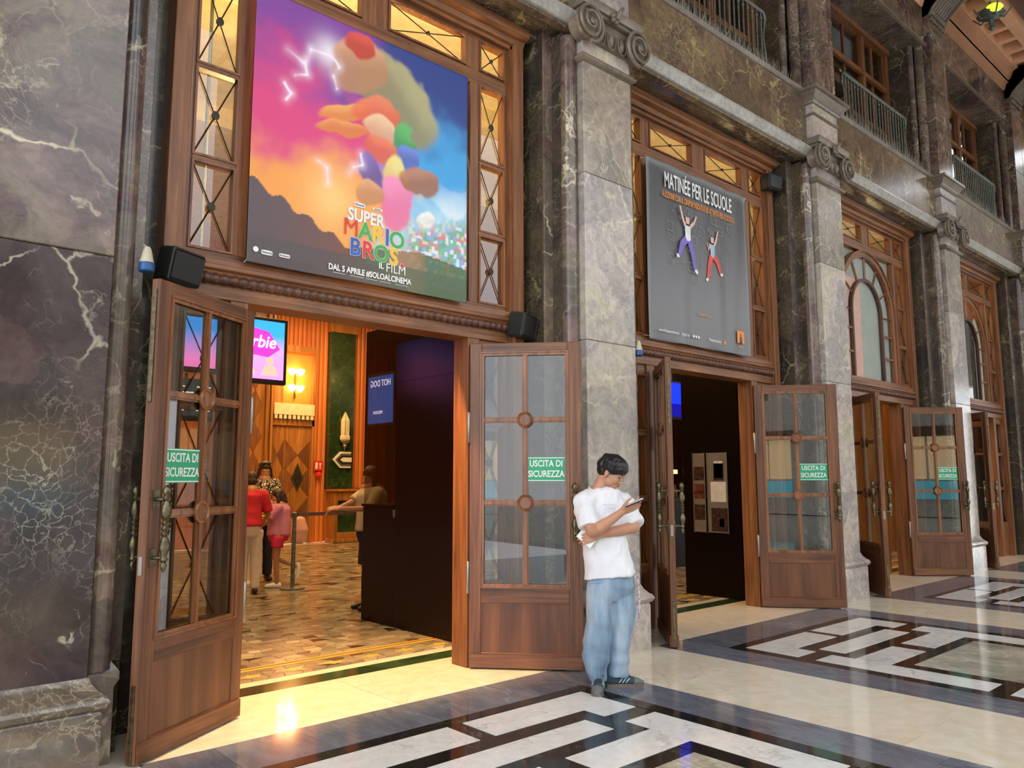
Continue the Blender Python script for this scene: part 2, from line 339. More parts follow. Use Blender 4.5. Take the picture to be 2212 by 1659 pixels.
# ---------------------------------------------------------------- floor
floor = B('floor', 'black_marble', None, -3, 26, -3.2, 5.6, -.12, -.0025, kind='structure')
def tile(mat, x0, x1, y0, y1, name='marble_tile', g=.0015):
    return MB().box(x0+g, x1-g, y0+g, y1-g, -.03, 0).build(name, mat, floor, smooth=0)
def ltile(mat, pts):
    g = .0
    MB().prism([p for p in pts], -.03, 0, 'z').build('marble_tile', mat, floor, smooth=0)
YC = 1.97
for k, xc0 in enumerate(BAYS):
    xc = xc0-.0
    # cream band in front of the pilaster on the right of this bay and threshold
    xr0, xr1 = xc+1.68, xc+P-1.68
    for y0, y1 in ((3.66, 4.59), (1.98, 3.66), (.3, 1.98), (-1.4, .3), (-3.1, -1.4)):
        tile('cream_marble', xr0, xr1, y0, y1)
    for x0, x1 in ((xc-P/2, xc), (xc, xc+P/2)):
        tile('cream_marble', x0, x1, 4.59, 5.50)
    if k == 0:
        for y0, y1 in ((3.66, 4.59), (1.98, 3.66), (.3, 1.98), (-1.4, .3), (-3.1, -1.4)): tile('cream_marble', xc-P+1.68, xc-1.68, y0, y1)
    # grey border
    for x0, x1 in ((xc-1.28, xc), (xc, xc+1.28)): tile('grey_marble', x0, x1, 4.12, 4.59)
    for sg in (-1, 1):
        for y0, y1 in ((3.18, 4.59), (2.25, 3.18), (1.73, 2.25), (.76, 1.73), (-.65, .76)):
            tile('grey_marble', *(sorted((xc+sg*1.28, xc+sg*1.68))), y0, y1)
        # pieces, mirrored left-right and top-bottom
    for x0, x1 in ((xc-1.28, xc), (xc, xc+1.28)): tile('grey_marble', x0, x1, -.65, -.18)
    for x0, x1 in ((xc-1.68, xc), (xc, xc+1.68)): tile('cream_marble', x0, x1, -1.7, -.65)
    for sx in (-1, 1):
        for sy in (-1, 1):
            def R(u0, u1, v0, v1, mat='white_marble'):
                a, b = sorted((xc+sx*u0, xc+sx*u1)); c, d = sorted((YC+sy*v0, YC+sy*v1)); tile(mat, a, b, c, d)
            def L(pts): ltile('white_marble', [(xc+sx*u, YC+sy*v) for u, v in pts])
            L([(.06, 2.03), (1.145, 2.03), (1.145, 1.53), (.83, 1.53), (.83, 1.71), (.06, 1.71)])
            L([(.10, .88), (.85, .88), (.85, .07), (1.145, .07), (1.145, 1.37), (.85, 1.37), (.85, 1.17), (.10, 1.17)])
            R(0, 1.28, 2.04, 2.145, 'black_marble'); R(1.155, 1.28, 0, 2.04, 'black_marble')
            R(.71, .84, 0, .87, 'black_marble')
    for sy in (-1, 1):
        c, d = sorted((YC+sy*1.32, YC+sy*1.56)); tile('white_marble', xc-.71, xc+.68, c, d)
    tile('breccia_floor', xc-.70, xc, YC-.75, YC+.75); tile('breccia_floor', xc, xc+.70, YC-.75, YC+.75)

# lobby floor with borders and irregular stone mosaic
lf = B('floor', 'black_marble', None, -2, 22, 5.6, 17.6, -.12, -.031, kind='structure')
for k, xc in enumerate(BAYS):
    MB().box(xc-P/2, xc+P/2, 5.502, 5.72, -.03, 0).build('green_border', 'green_marble', lf, smooth=0)
    MB().box(xc-P/2, xc+P/2, 5.722, 5.84, -.03, 0).build('cream_border', 'cream_marble', lf, smooth=0)
M['gold_line'] = plain('yellow_mosaic', (.75, .42, .06), .3)
MB().box(-1.5, 20, 6.18, 6.22, -.03, .001).build('yellow_border', 'gold_line', lf, smooth=0)
MB().box(-1.5, 20, 6.26, 6.285, -.03, .001).build('yellow_border', 'gold_line', lf, smooth=0)
for i in range(34):
    x = -.6+i*.36
    mb = MB(); mb.prism([(x-.12, 6.0), (x-.05, 5.985), (x-.01, 5.95), (x+.03, 5.975), (x+.09, 5.95), (x+.07, 6.0), (x+.11, 6.04), (x+.04, 6.03), (x+.01, 6.06), (x-.03, 6.02)], -.02, .001, 'z')
    mb.build('yellow_motif', 'gold_line', lf, smooth=0)
def mosaic():
    m, nt, p = newmat('mosaic_stone'); a = N(nt, 'ShaderNodeAttribute', attribute_name='print'); nt.links.new(a.outputs['Color'], p.inputs['Base Color']); p.inputs['Roughness'].default_value = .2
    rnd = random.Random(3); vs = []; fs = []; cols = []
    def region(x0, x1, y0, y1, sx, sy):
        nx = int((x1-x0)/sx); ny = int((y1-y0)/sy)
        pt = [[(x0+(i+rnd.uniform(-.33, .33)*(0 < i < nx)+.5*(j % 2)*(0 < i < nx)*.6)*sx, y0+(j+rnd.uniform(-.33, .33)*(0 < j < ny))*sy) for i in range(nx+1)] for j in range(ny+1)]
        pal = [(.30, .25, .17), (.24, .2, .13), (.36, .3, .2), (.2, .17, .12), (.42, .36, .25), (.28, .22, .14), (.03, .02, .015), (.12, .07, .04), (.55, .48, .34)]
        wt = [8, 8, 7, 6, 3, 6, 1.6, 1.6, .8]
        for j in range(ny):
            for i in range(nx):
                q = [pt[j][i], pt[j][i+1], pt[j+1][i+1], pt[j+1][i]]; cx = sum(a for a, _ in q)/4; cy = sum(b for _, b in q)/4
                o = len(vs)
                vs.extend((cx+(a-cx)*.93, cy+(b-cy)*.9, 0) for a, b in q); vs.extend((cx+(a-cx)*.97, cy+(b-cy)*.96, -.006) for a, b in q)
                fs.append((o, o+1, o+2, o+3)); fs.extend((o+e, o+4+e, o+4+(e+1) % 4, o+(e+1) % 4) for e in range(4))
                c = rnd.choices(pal, wt)[0]; cols.extend([c]*8)
    region(-.5, 18.5, 6.29, 9.5, .115, .085); region(1.5, 12, 9.5, 16.9, .15, .14); region(-.5, 18.5, 5.845, 6.175, .12, .08)
    me = D.meshes.new('stone_mosaic'); me.from_pydata(vs, [], fs)
    at = me.color_attributes.new('print', 'FLOAT_COLOR', 'POINT'); at.data.foreach_set('color', [x for c in cols for x in (*c, 1)])
    o = link('stone_mosaic', me, m, lf); o['kind'] = 'stuff'
    MB().box(-.5, 20, 5.842, 16.9, -.03, -.005).build('mosaic_bed', plain('grout', (.1, .08, .05), .6), lf, smooth=0)
    MB().box(-.5, 20, 16.92, 17.45, -.03, 0).build('cream_border', 'cream_marble', lf, smooth=0)
mosaic()

# ---------------------------------------------------------------- facade
wf = empty('wall_front', kind='structure'); M['upper_room'] = plain('dim_room_plaster', (.09, .06, .045), .9)
def mirror_profile(pts): return pts
def pilaster(xc, hw, right=True, pale=False, pale_up=False):
    r = empty('pilaster', parent=wf); mt = 'marble_pale' if pale else 'marble'
    L, Rr = xc-hw, xc+hw
    zs = [.52, 2.75, 4.30, 5.38]
    for a, b in zip(zs, zs[1:]):
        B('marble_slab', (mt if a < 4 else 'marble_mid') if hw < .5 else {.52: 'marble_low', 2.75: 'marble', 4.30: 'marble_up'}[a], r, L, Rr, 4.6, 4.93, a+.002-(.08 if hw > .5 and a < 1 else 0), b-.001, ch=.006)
    # reveal body and its mouldings on both sides
    B('marble_jamb', 'marble_dk', r, L-.235, L+.02, 4.9, 5.34, 0, 5.69, ch=.004); B('marble_jamb', 'marble_dk', r, Rr-.02, Rr+.235, 4.9, 5.34, 0, 5.69, ch=.004)
    for sg, e in ((-1, L), (1, Rr)):
        B('marble_strip', 'marble', r, *sorted((e+sg*.235, e+sg*.075)), 4.885, 4.905, .5, 5.69, ch=.004)
        MB().lathe([(.075, .5), (.075, 5.62)], 16, Matrix.Translation((e+sg*.062, 4.735, 0))).build('half_round', 'marble', r, 40)
        MB().lathe([(.035, .5), (.035, 5.66)], 12, Matrix.Translation((e+sg*.05, 4.885, 0))).build('half_round', 'marble', r, 40)
        B('marble_block', 'marble_dk', r, *sorted((e+sg*.0, e+sg*.13)), 4.74, 4.9, 0, 5.66)
    # base
    b = MB(); w = .06; q = -.085 if hw > .5 else -.01
    prof = [(0, 0), (w, 0), (w, .4+q), (w-.01, .415+q), (w+.015, .43+q), (w+.03, .46+q), (w+.015, .49+q), (w-.01, .505+q), (.02, .54+q), (0, .58+q)]
    ring(b, L, Rr, 4.6, 4.95, prof); b.build('plinth', mt, r, 35)
    b = MB(); ring(b, L-.14, Rr+.14, 4.74, 4.95, [(0, 0), (.02, 0), (.02, .4), (.04, .44), (.04, .48), (0, .54)]); b.build('plinth', 'marble', r, 35)
    capital(r, xc, hw, mt)
    # block above the capital up to the pedestal cap
    B('marble_slab', mt, r, L, Rr, 4.6, 4.93, 5.97, 6.48, ch=.004)
    b = MB(); ring(b, L, Rr, 4.6, 4.95, [(0, 6.30), (.02, 6.31), (.02, 6.335), (0, 6.34)]); b.build('moulding', 'stone_carved', r, 35)
    b = MB(); ring(b, L-.01, Rr+.01, 4.6, 4.98, [(0, 6.46), (.02, 6.47), (.03, 6.5), (.05, 6.51), (.10, 6.60), (.13, 6.61), (.13, 6.65), (0, 6.66)]); b.build('pedestal_cap', 'stone_carved', r, 35)
    # upper order
    for a, c in ((6.66, 8.0), (8.0, 9.28)): B('marble_slab', mt if pale_up else 'marble', r, L+.01, Rr-.12, 4.6, 4.93, a+.002, c-.001, ch=.006)
    B('marble_strip', 'marble', r, Rr-.105, Rr, 4.6, 4.93, 6.66, 9.28, ch=.005)
    for sg, e in ((-1, L), (1, Rr)):
        MB().lathe([(.075, 6.5), (.075, 9.05), (.1, 9.07), (.1, 9.12), (.08, 9.14), (.11, 9.2)], 16, Matrix.Translation((e+sg*.075, 4.78, 0))).build('half_round', 'marble', r, 40)
        MB().lathe([(.05, 6.5), (.05, 9.05), (.07, 9.07), (.07, 9.12), (.06, 9.14), (.08, 9.2)], 14, Matrix.Translation((e+sg*.2, 4.88, 0))).build('half_round', 'marble', r, 40)
        B('marble_jamb', 'marble_dk', r, *sorted((e, e+sg*.235)), 4.9, 5.5, 5.7, 10.2)
    b = MB(); ring(b, L, Rr, 4.6, 4.95, [(0, 9.28), (.03, 9.285), (.03, 9.32), (0, 9.325)]); b.build('moulding', 'stone_carved', r, 35)
    B('marble_slab', mt if pale_up else 'marble', r, L, Rr, 4.6, 4.93, 9.33, 9.62, ch=.004)
    console(r, xc, hw)
    return r
def ring(b, x0, x1, y0, y1, prof):
    """a moulding that runs round three sides of a block: profile (outset, z)"""
    n = len(prof); vs = []
    for (ox, zz) in prof:
        vs += [(x0-ox, y1, zz), (x0-ox, y0-ox, zz), (x1+ox, y0-ox, zz), (x1+ox, y1, zz)]
    fs = [(i*4+j, i*4+j+1, (i+1)*4+j+1, (i+1)*4+j) for i in range(n-1) for j in range(3)]+[(0, 3, 2, 1), tuple((n-1)*4+j for j in range(4))]
    b.add(vs, fs)
def volute_mesh():
    b = MB(); pts = []; rad = []
    for i in range(61):
        t = i/60; a = -math.pi/2+t*2.35*2*math.pi; r = .15*(1-t)**.8+.028
        pts.append((r*math.cos(a), -.012-.035*t, r*math.sin(a)*1.05)); rad.append(.019*(1-.45*t))
    b.tube(pts, rad, 6)
    b.lathe([(.0, -.05), (.03, -.045), (.036, -.02), (.04, 0)], 12, Matrix.Rotation(math.pi/2, 4, 'X') @ Matrix.Diagonal((1, 1, -1, 1)), cap=False)
    b.lathe([(.155, 0), (.157, .03), (.11, .06), (.13, .15)], 20, Matrix.Rotation(-math.pi/2, 4, 'X'))
    return b.mesh('volute', 45)
VOL = None
def capital(r, xc, hw, mt):
    global VOL
    if VOL is None:
        VOL = volute_mesh(); VOL.materials.append(M['stone_carved'])
        e = MB().ball((0, 0, 0), (.042, .045, .075), 12, 8); capital.egg = e.mesh('egg', 60); capital.egg.materials.append(M['stone_carved'])
        e = MB(); pts = [(.062*math.cos(a), -.01, .095*math.sin(a)-.01) for a in [math.pi+i*math.pi/10 for i in range(11)]]; pts = [(-.06, -.01, .05)]+pts+[(.06, -.01, .05)]
        e.tube(pts, .009, 6); capital.sh = e.mesh('egg_cup', 60); capital.sh.materials.append(M['stone_carved'])
    L, R_ = xc-hw, xc+hw
    b = MB(); ring(b, L, R_, 4.6, 4.95, [(0, 5.37), (.025, 5.38), (.045, 5.395), (.045, 5.42), (.025, 5.435), (.02, 5.45), (0, 5.455)]); b.build('astragal', 'stone_carved', r, 40)
    B('marble_slab', mt, r, L+.005, R_-.005, 4.605, 4.93, 5.455, 5.60)
    b = MB(); b.box(L, R_, 4.57, 4.95, 5.60, 5.86); b.build('capital_block', 'stone_carved', r)
    n = 3 if hw < .5 else 9
    for i in range(n):
        x = xc+(i-(n-1)/2)*.155
        link('egg', capital.egg, None, r).location = (x, 4.565, 5.675); link('egg_cup', capital.sh, None, r).location = (x, 4.55, 5.685)
    for sg in (-1, 1):
        v = link('volute', VOL, None, r); v.location = (xc+sg*(hw+.01), 4.5, 5.70); v.scale = (-sg, 1, 1)
    b = MB(); ring(b, L-.03, R_+.03, 4.55, 4.98, [(0, 5.84), (.02, 5.85), (.02, 5.88), (.045, 5.885), (.06, 5.95), (.06, 5.965), (0, 5.97)]); b.build('abacus', 'stone_carved', r, 35)
    b = MB()   # flower in the middle of the abacus
    for i in range(5):
        a = i*2*math.pi/5; b.ball((xc+.035*math.cos(a), 4.49, 5.87+.035*math.sin(a)), (.026, .03, .026), 8, 6)
    b.ball((xc, 4.47, 5.87), .018, 8, 6)
    b.tube([(xc, 4.47, 5.86), (xc+.02, 4.45, 5.92), (xc+.05, 4.44, 5.97), (xc+.07, 4.47, 5.99)], [.02, .025, .02, .01], 8)
    b.build('flower', 'stone_carved', r, 60)
def console(r, xc, hw):
    """fluted cyma that carries the ceiling"""
    if hw > .5: return
    n = 8; prof = []
    for i in range(13):
        t = i/12; prof.append((4.58-.95*(t**1.5)-.04*math.sin(t*math.pi*2), 9.62+.62*t**.8))
    for i in range(n):
        x0 = xc-hw+2*hw*i/n; x1 = xc-hw+2*hw*(i+1)/n; b = MB(); m = 6; vs = []
        for (y, z) in prof:
            for j in range(m+1):
                u = j/m; d = .028*math.sin(math.pi*u); vs.append((x0+(x1-x0)*(.08+.84*u), y-.0+d, z+d*.4))
        k = len(prof)
        for (y, z) in prof: vs.append((x0, 4.9, z)); vs.append((x1, 4.9, z))
        fs = [(i2*(m+1)+j, i2*(m+1)+j+1, (i2+1)*(m+1)+j+1, (i2+1)*(m+1)+j) for i2 in range(k-1) for j in range(m)]
        b.add(vs[:k*(m+1)], fs); b.build('flute', 'stone_carved', r, 50)
    b = MB(); b.prism([(4.95, 9.60)]+[(y+.022, z) for y, z in prof]+[(4.95, 10.24)], xc-hw, xc+hw, 'x')
    for x in (xc-hw, xc+hw-.02): b.prism([(4.95, 9.60)]+[(y-.012, z-.01) for y, z in prof]+[(4.95, 10.24)], x, x+.02, 'x')
    b.build('console', 'stone_carved', r, 35)
    b = MB()
    for i in range(9):
        x = xc-hw+(i+.5)*2*hw/9; b.ball((x, 4.56, 9.66), (.03, .05, .05), 8, 6); b.ball((x+.03, 4.58, 9.56), (.022, .03, .04), 8, 6)
    b.build('leaf_carving', 'stone_carved', r, 60)
pilaster(.125, 1.025)
for i, x in enumerate(PIL): pilaster(x, .34, pale=(i < 3))
# lintels, frieze, cornice band, upper wall per bay
lint = [(4.76, 5.69), (4.70, 5.70), (4.69, 5.725), (4.665, 5.73), (4.63, 5.82), (4.63, 5.845), (4.69, 5.86), (4.70, 5.915), (4.705, 5.915), (4.705, 5.92), (5.1, 5.92), (5.1, 5.70)]
for k, xc in enumerate(BAYS):
    x0, x1 = (1.15 if k == 0 else PIL[k-1]+.34), PIL[k]-.34
    MB().prism(lint, x0, x1, 'x').build('lintel', 'marble_y', wf, 20)
    MB().prism([(4.672, 5.722), (4.659, 5.728), (4.622, 5.822), (4.622, 5.85), (4.66, 5.86), (4.69, 5.86), (4.70, 5.722)], x0+.03, x1-.03, 'x').build('lintel_band', 'band', wf, 20)  # added strip, pale to stand for sky sheen on the lintel
    for a, b in ((x0, xc-.2), (xc-.2, xc+1), (xc+1, x1)): B('frieze_slab', 'marble_y', wf, a+.001, b-.001, 4.7, 5.3, 5.922, 6.62, ch=.004)
    MB().prism([(4.7, 6.6), (4.68, 6.61), (4.66, 6.66), (5.4, 6.66), (5.4, 6.6)], x0, x1, 'x').build('balcony_ledge', 'stone_carved', wf, 20)
    B('lintel_soffit', 'marble_dk', wf, x0-.1, x1+.1, 4.77, 5.4, 5.685, 5.78)
    B('soffit_strip', 'stone_carved', wf, x0-.1, x1+.1, 4.98, 5.1, 5.655, 5.69)
    # upper frieze under the ceiling
    B('frieze_slab', 'marble', wf, x0-.01, x1+.01, 4.7, 5.3, 9.05, 9.82, ch=.004)
    MB().prism([(4.7, 9.05), (4.66, 9.055), (4.66, 9.09), (4.7, 9.10)], x0, x1, 'x').build('moulding', 'stone_carved', wf, 20)
B('backing', 'marble_dk', wf, -4, -.85, 4.95, 5.3, 0, 10.2); B('backing', 'marble_dk', wf, 19.3, 23, 4.7, 5.3, 0, 10.2)
B('backing', 'marble_dk', wf, -3, 23, 5.45, 5.55, 9.0, 10.3)
B('upper_room_wall', 'upper_room', wf, -3, 22, 7.4, 7.5, 7.15, 10.45); B('upper_room_ceiling', 'upper_room', wf, -3, 22, 4.9, 7.5, 10.3, 10.45)

# upper windows and balconies
def upper_window(k, xc):
    o = empty('window_%d' % (5+k), (xc, 0, 0), kind='structure')
    f = MB(); y0, y1 = 5.22, 5.34
    for x in (-1.6, -.62, .56, 1.52): f.box(x, x+.1, y0, y1, 6.66, 9.05)
    for z in (6.66, 7.42, 8.28, 8.98): f.box(-1.6, 1.62, y0+.02, y1, z, z+.09)
    f.box(-1.6, 1.62, y0-.05, y1, 8.96, 9.05)
    for x in (-1.1, 0, 1.07): f.box(x-.02, x+.02, y0+.05, y1-.02, 6.7, 9.0)
    f.build('window_frame', 'wood', o, 0)
    f = MB()
    for a, b in ((-1.5, -.62), (-.52, .56), (.66, 1.52)):
        for z in (8.25, 7.39): f.box(a, b, y0-.02, y0+.03, z-.012, z+.012)
    f.build('sash_rail', 'wood_h', o, 0)
    for a, b in ((-1.5, -.62), (-.52, .56), (.66, 1.52)):
        B('pane', 'glass_w', o, a, b, 5.29, 5.295, 6.7, 9.0)
    return o
def railing(k, xc, label):
    o = empty('balcony_railing', (xc, 4.82, 6.66), label=label, cat='railing', group='iron balcony railings')
    hw = 1.06
    b = MB(); pts = [(-hw-.04, .12, .0), (-hw-.09, .02, .3), (-hw-.05, 0, .66), (-hw-.1, -.02, .8), (-hw, 0, .86)]
    b.tube([(-hw, 0, .86), (hw, 0, .86)], (.028, .022), 8); b.tube([(-hw, 0, .1), (hw, 0, .1)], .014, 6)
    for sg in (-1, 1):
        b.tube([(sg*hw, 0, .86), (sg*(hw+.07), 0, .85), (sg*(hw+.1), 0, .78), (sg*(hw+.08), .01, .68)], .022, 8)
        b.tube([(sg*(hw+.08), 0, .7), (sg*(hw+.04), .0, .5), (sg*(hw+.1), .0, .22), (sg*(hw+.14), .0, 0)], .012, 6)
    b.build('handrail', 'iron', o, 50)
    if not hasattr(railing, 'm'):
        c = MB(); c.tube([(0, 0, 0), (0, 0, .85)], .011, 6); c.ball((0, 0, .12), (.022, .022, .03), 8, 5); c.ball((0, 0, .76), (.02, .02, .025), 8, 5)
        railing.m = c.mesh('baluster', 50); railing.m.materials.append(M['iron'])
    n = 20
    for i in range(n+1): link('baluster', railing.m, None, o).location = (-hw+2*hw*i/n, 0, 0)
    # leaf ornaments near the foot
    if not hasattr(railing, 'l'):
        b = MB()
        for a in (-.6, 0, .6): b.tube([(0, -.02, .02), (.05*a, -.03, .1), (.11*a, -.04, .16+.05*(a == 0))], [.012, .016, .004], 5)
        railing.l = b.mesh('leaf_ornament', 50); railing.l.materials.append(M['iron'])
    for i in range(7): link('leaf_ornament', railing.l, None, o).location = (-hw+.1+i*(2*hw-.2)/6, 0, 0)
    rnd = random.Random(k); s = MB()
    for i in range(620):
        x = rnd.uniform(-1.55, 1.5); y = rnd.uniform(-.13, .0); l = rnd.uniform(.08, .26); a = rnd.uniform(-1.2, 1.2); c = rnd.uniform(-.4, .2)
        p = Vector((x, y, 0)); d = Vector((a*.5, c*.4, 1)).normalized()
        w = .0045; q = p+d*l; s.add([p+Vector((w, 0, 0)), p-Vector((w, 0, 0)), p+Vector((0, w, 0)), q], [(0, 1, 3), (1, 2, 3), (2, 0, 3)])
    s.build('bird_spikes', 'steel_dull', o, 0, kind='stuff')
M['steel_dull'] = plain('thin_wire', (.34, .32, .26), .5, .3)
for k, xc in enumerate(BAYS):
    upper_window(k, xc)
    if k: railing(k, xc, ('', 'iron balcony railing above the grey matinee banner, cut off by the top edge', 'iron balcony railing above the arched window with pink reflections', 'iron balcony railing farthest away, below the coffered ceiling')[k])

# ceiling
ce = empty('ceiling', kind='structure')
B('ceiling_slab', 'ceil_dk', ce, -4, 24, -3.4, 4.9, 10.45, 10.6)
MB().prism([(4.7, 9.80), (4.68, 9.81), (4.64, 9.93), (4.60, 9.95), (4.60, 10.0), (4.56, 10.02), (4.5, 10.16), (4.44, 10.2), (4.44, 10.45), (4.9, 10.45), (4.9, 9.8)], 14.62, 18.41, 'x').build('crown_moulding', 'ceil', ce, 20)
for k in range(-1, 3):
    a = .5 if k < 0 else PIL[k]+.34; b = PIL[k+1]-.34
    MB().prism([(4.7, 9.80), (4.68, 9.81), (4.64, 9.93), (4.60, 9.95), (4.60, 10.0), (4.56, 10.02), (4.5, 10.16), (4.44, 10.2), (4.44, 10.45), (4.9, 10.45), (4.9, 9.8)], a, b, 'x').build('crown_moulding', 'ceil', ce, 20)
for (y0, y1) in ((4.41, 4.44), (3.90, 4.08), (3.35, 3.5), (2.7, 2.8), (.2, .4), (-2.6, -2.2), (-3.4, -2.9)):
    B('ceiling_rib', 'ceil', ce, -3, 23, y0, y1, 10.2, 10.45)
xx = 15.56-.535*30
while xx < 23:
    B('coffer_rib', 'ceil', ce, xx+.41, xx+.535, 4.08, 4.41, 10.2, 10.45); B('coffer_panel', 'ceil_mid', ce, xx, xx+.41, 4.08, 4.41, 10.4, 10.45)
    xx += .535
xx = 15.2-2.14*8
while xx < 23:
    B('coffer_rib', 'ceil', ce, xx, xx+.2, -2.2, 3.9, 10.2, 10.45); xx += 2.14

# street side: pale arcade pillars, paving, opposite fronts
ws = empty('wall_street', kind='structure')
for x in (-3.6, .9, 5.35, 9.8, 14.3, 18.8, 23.2):
    b = MB(); b.box(x-.45, x+.45, -3.2, -2.4, 0, 9.3); ring2 = [(0, 0), (.08, 0), (.08, .5), (0, .56)]
    ring(b, x-.45, x+.45, -2.4, -2.0, ring2) if False else None
    b.box(x-.52, x+.52, -3.27, -2.33, 0, .55); b.box(x-.55, x+.55, -3.3, -2.3, 9.0, 10.2)
    b.build('arcade_pillar', 'street_stone', ws, 0)
B('arcade_beam', 'street_stone', ws, -5, 26, -3.2, -2.6, 9.6, 10.5)
gs = B('ground', 'pave', None, -30, 50, -30, -3.2, -.16, -.04, kind='structure')
wo = empty('wall_opposite', kind='structure')
B('stone_front', 'street_stone', wo, -20, 45, -17, -16, 0, 9)
M['shopwin'] = plain('lit_shop_window', (.8, .6, .35), .4, emit=(1, .68, .35), es=2.2, noise_amt=0)
M['shopteal'] = plain('lit_poster', (.1, .5, .6), .4, emit=(.15, .6, .75), es=1.8, noise_amt=0)
for i, x in enumerate(range(-16, 42, 6)):
    for q in range(3): B('shop_window', 'shopwin', wo, x+q*1.2, x+q*1.2+1.1, -16.0, -15.95, 1.5, 3.2)
    B('shop_window', 'shopteal', wo, x, x+3.5, -16.0, -15.95, .7, 1.42)
    B('shop_lintel', 'wood_dk', wo, x-.3, x+4, -16.0, -15.8, 3.2, 3.6)
    B('upper_opening', 'glass_dk', wo, x+.6, x+2.4, -16.0, -15.95, 5, 7.5)

we = empty('wall_end', kind='structure')  # unseen end wall added to cut sky glare; its opening lets light in
B('stone_pier', 'street_stone', we, 25, 25.6, 2.6, 5.6, 0, 10.4); B('stone_pier', 'street_stone', we, 25, 25.6, -3.2, -1.2, 0, 10.4); B('stone_head', 'street_stone', we, 25, 25.6, -1.2, 2.6, 4.2, 10.4)
# ---------------------------------------------------------------- wooden screens with doors
ROS = MB().lathe([(.0, -.016), (.03, -.015), (.036, -.006), (.05, -.004), (.052, .012), (0, .014)], 18, Matrix.Rotation(math.pi/2, 4, 'X'), cap=False).mesh('rosette', 40); ROS.materials.append(M['lead'])
def xpane(par, x0, x1, z0, z1, y, star=False):
    p = B('pane', 'glass_w', par, x0, x1, y+.03, y+.035, z0, z1)
    cx, cz = (x0+x1)/2, (z0+z1)/2
    for s in (-1, 1):
        q = MB(); q.tube([(x0, y+.018, cz-s*(z1-z0)/2), (x1, y+.018, cz+s*(z1-z0)/2)], (.005, .007), 4); q.build('glazing_bar', 'lead', p, 0)
    r = link('rosette', ROS, None, p); r.location = (cx, y+.015, cz); sc = .62*min(1, (z1-z0)/.45); r.scale = (sc*.8, 1, sc)
    b = MB(); m = .016   # moulded bead round the pane
    for a in ((x0-m, x0, z0-m, z1+m), (x1, x1+m, z0-m, z1+m), (x0, x1, z0-m, z0), (x0, x1, z1, z1+m)): b.box(a[0], a[1], y-.012, y+.03, a[2], a[3])
    b.build('pane_bead', 'wood', p, 0)
BEAD = MB().ball((0, 0, 0), (.036, .04, .04), 10, 8).mesh('bead', 60); BEAD.materials.append(M['wood_carve'])
HB = MB()
HB.lathe([(.005, -.235), (.012, -.225), (.018, -.2), (.012, -.185), (.022, -.17), (.014, -.15), (.026, -.12), (.03, -.09), (.02, -.055), (.014, -.045), (.024, -.03), (.014, -.015), (.024, 0), (.014, .015), (.024, .03), (.014, .045), (.02, .055), (.03, .09), (.026, .12), (.014, .15), (.024, .165), (.014, .18), (.026, .205), (.016, .23), (.004, .24)], 12)
for z in (-.16, .16):
    HB.tube([(0, 0, z), (0, .075, z)], .011, 8); HB.box(-.026, .026, .068, .078, z-.05, z+.05)
HMESH = HB.mesh('door_handle', 50); HMESH.materials.append(M['bronze'])
M['wood_door'] = wood('door_mahogany_upright', [(.07, .025, .011), (.155, .058, .024), (.235, .094, .04)])  # darker mahogany: weathering, and less light at the doors put into the colour
M['wood_door_h'] = wood('door_mahogany_rail', [(.07, .025, .011), (.155, .058, .024), (.235, .094, .04)], (1.2, 26, 26))
M['wood_door_panel'] = wood('door_veneer', [(.075, .027, .012), (.13, .046, .019), (.2, .078, .032)], (9, 9, .7))
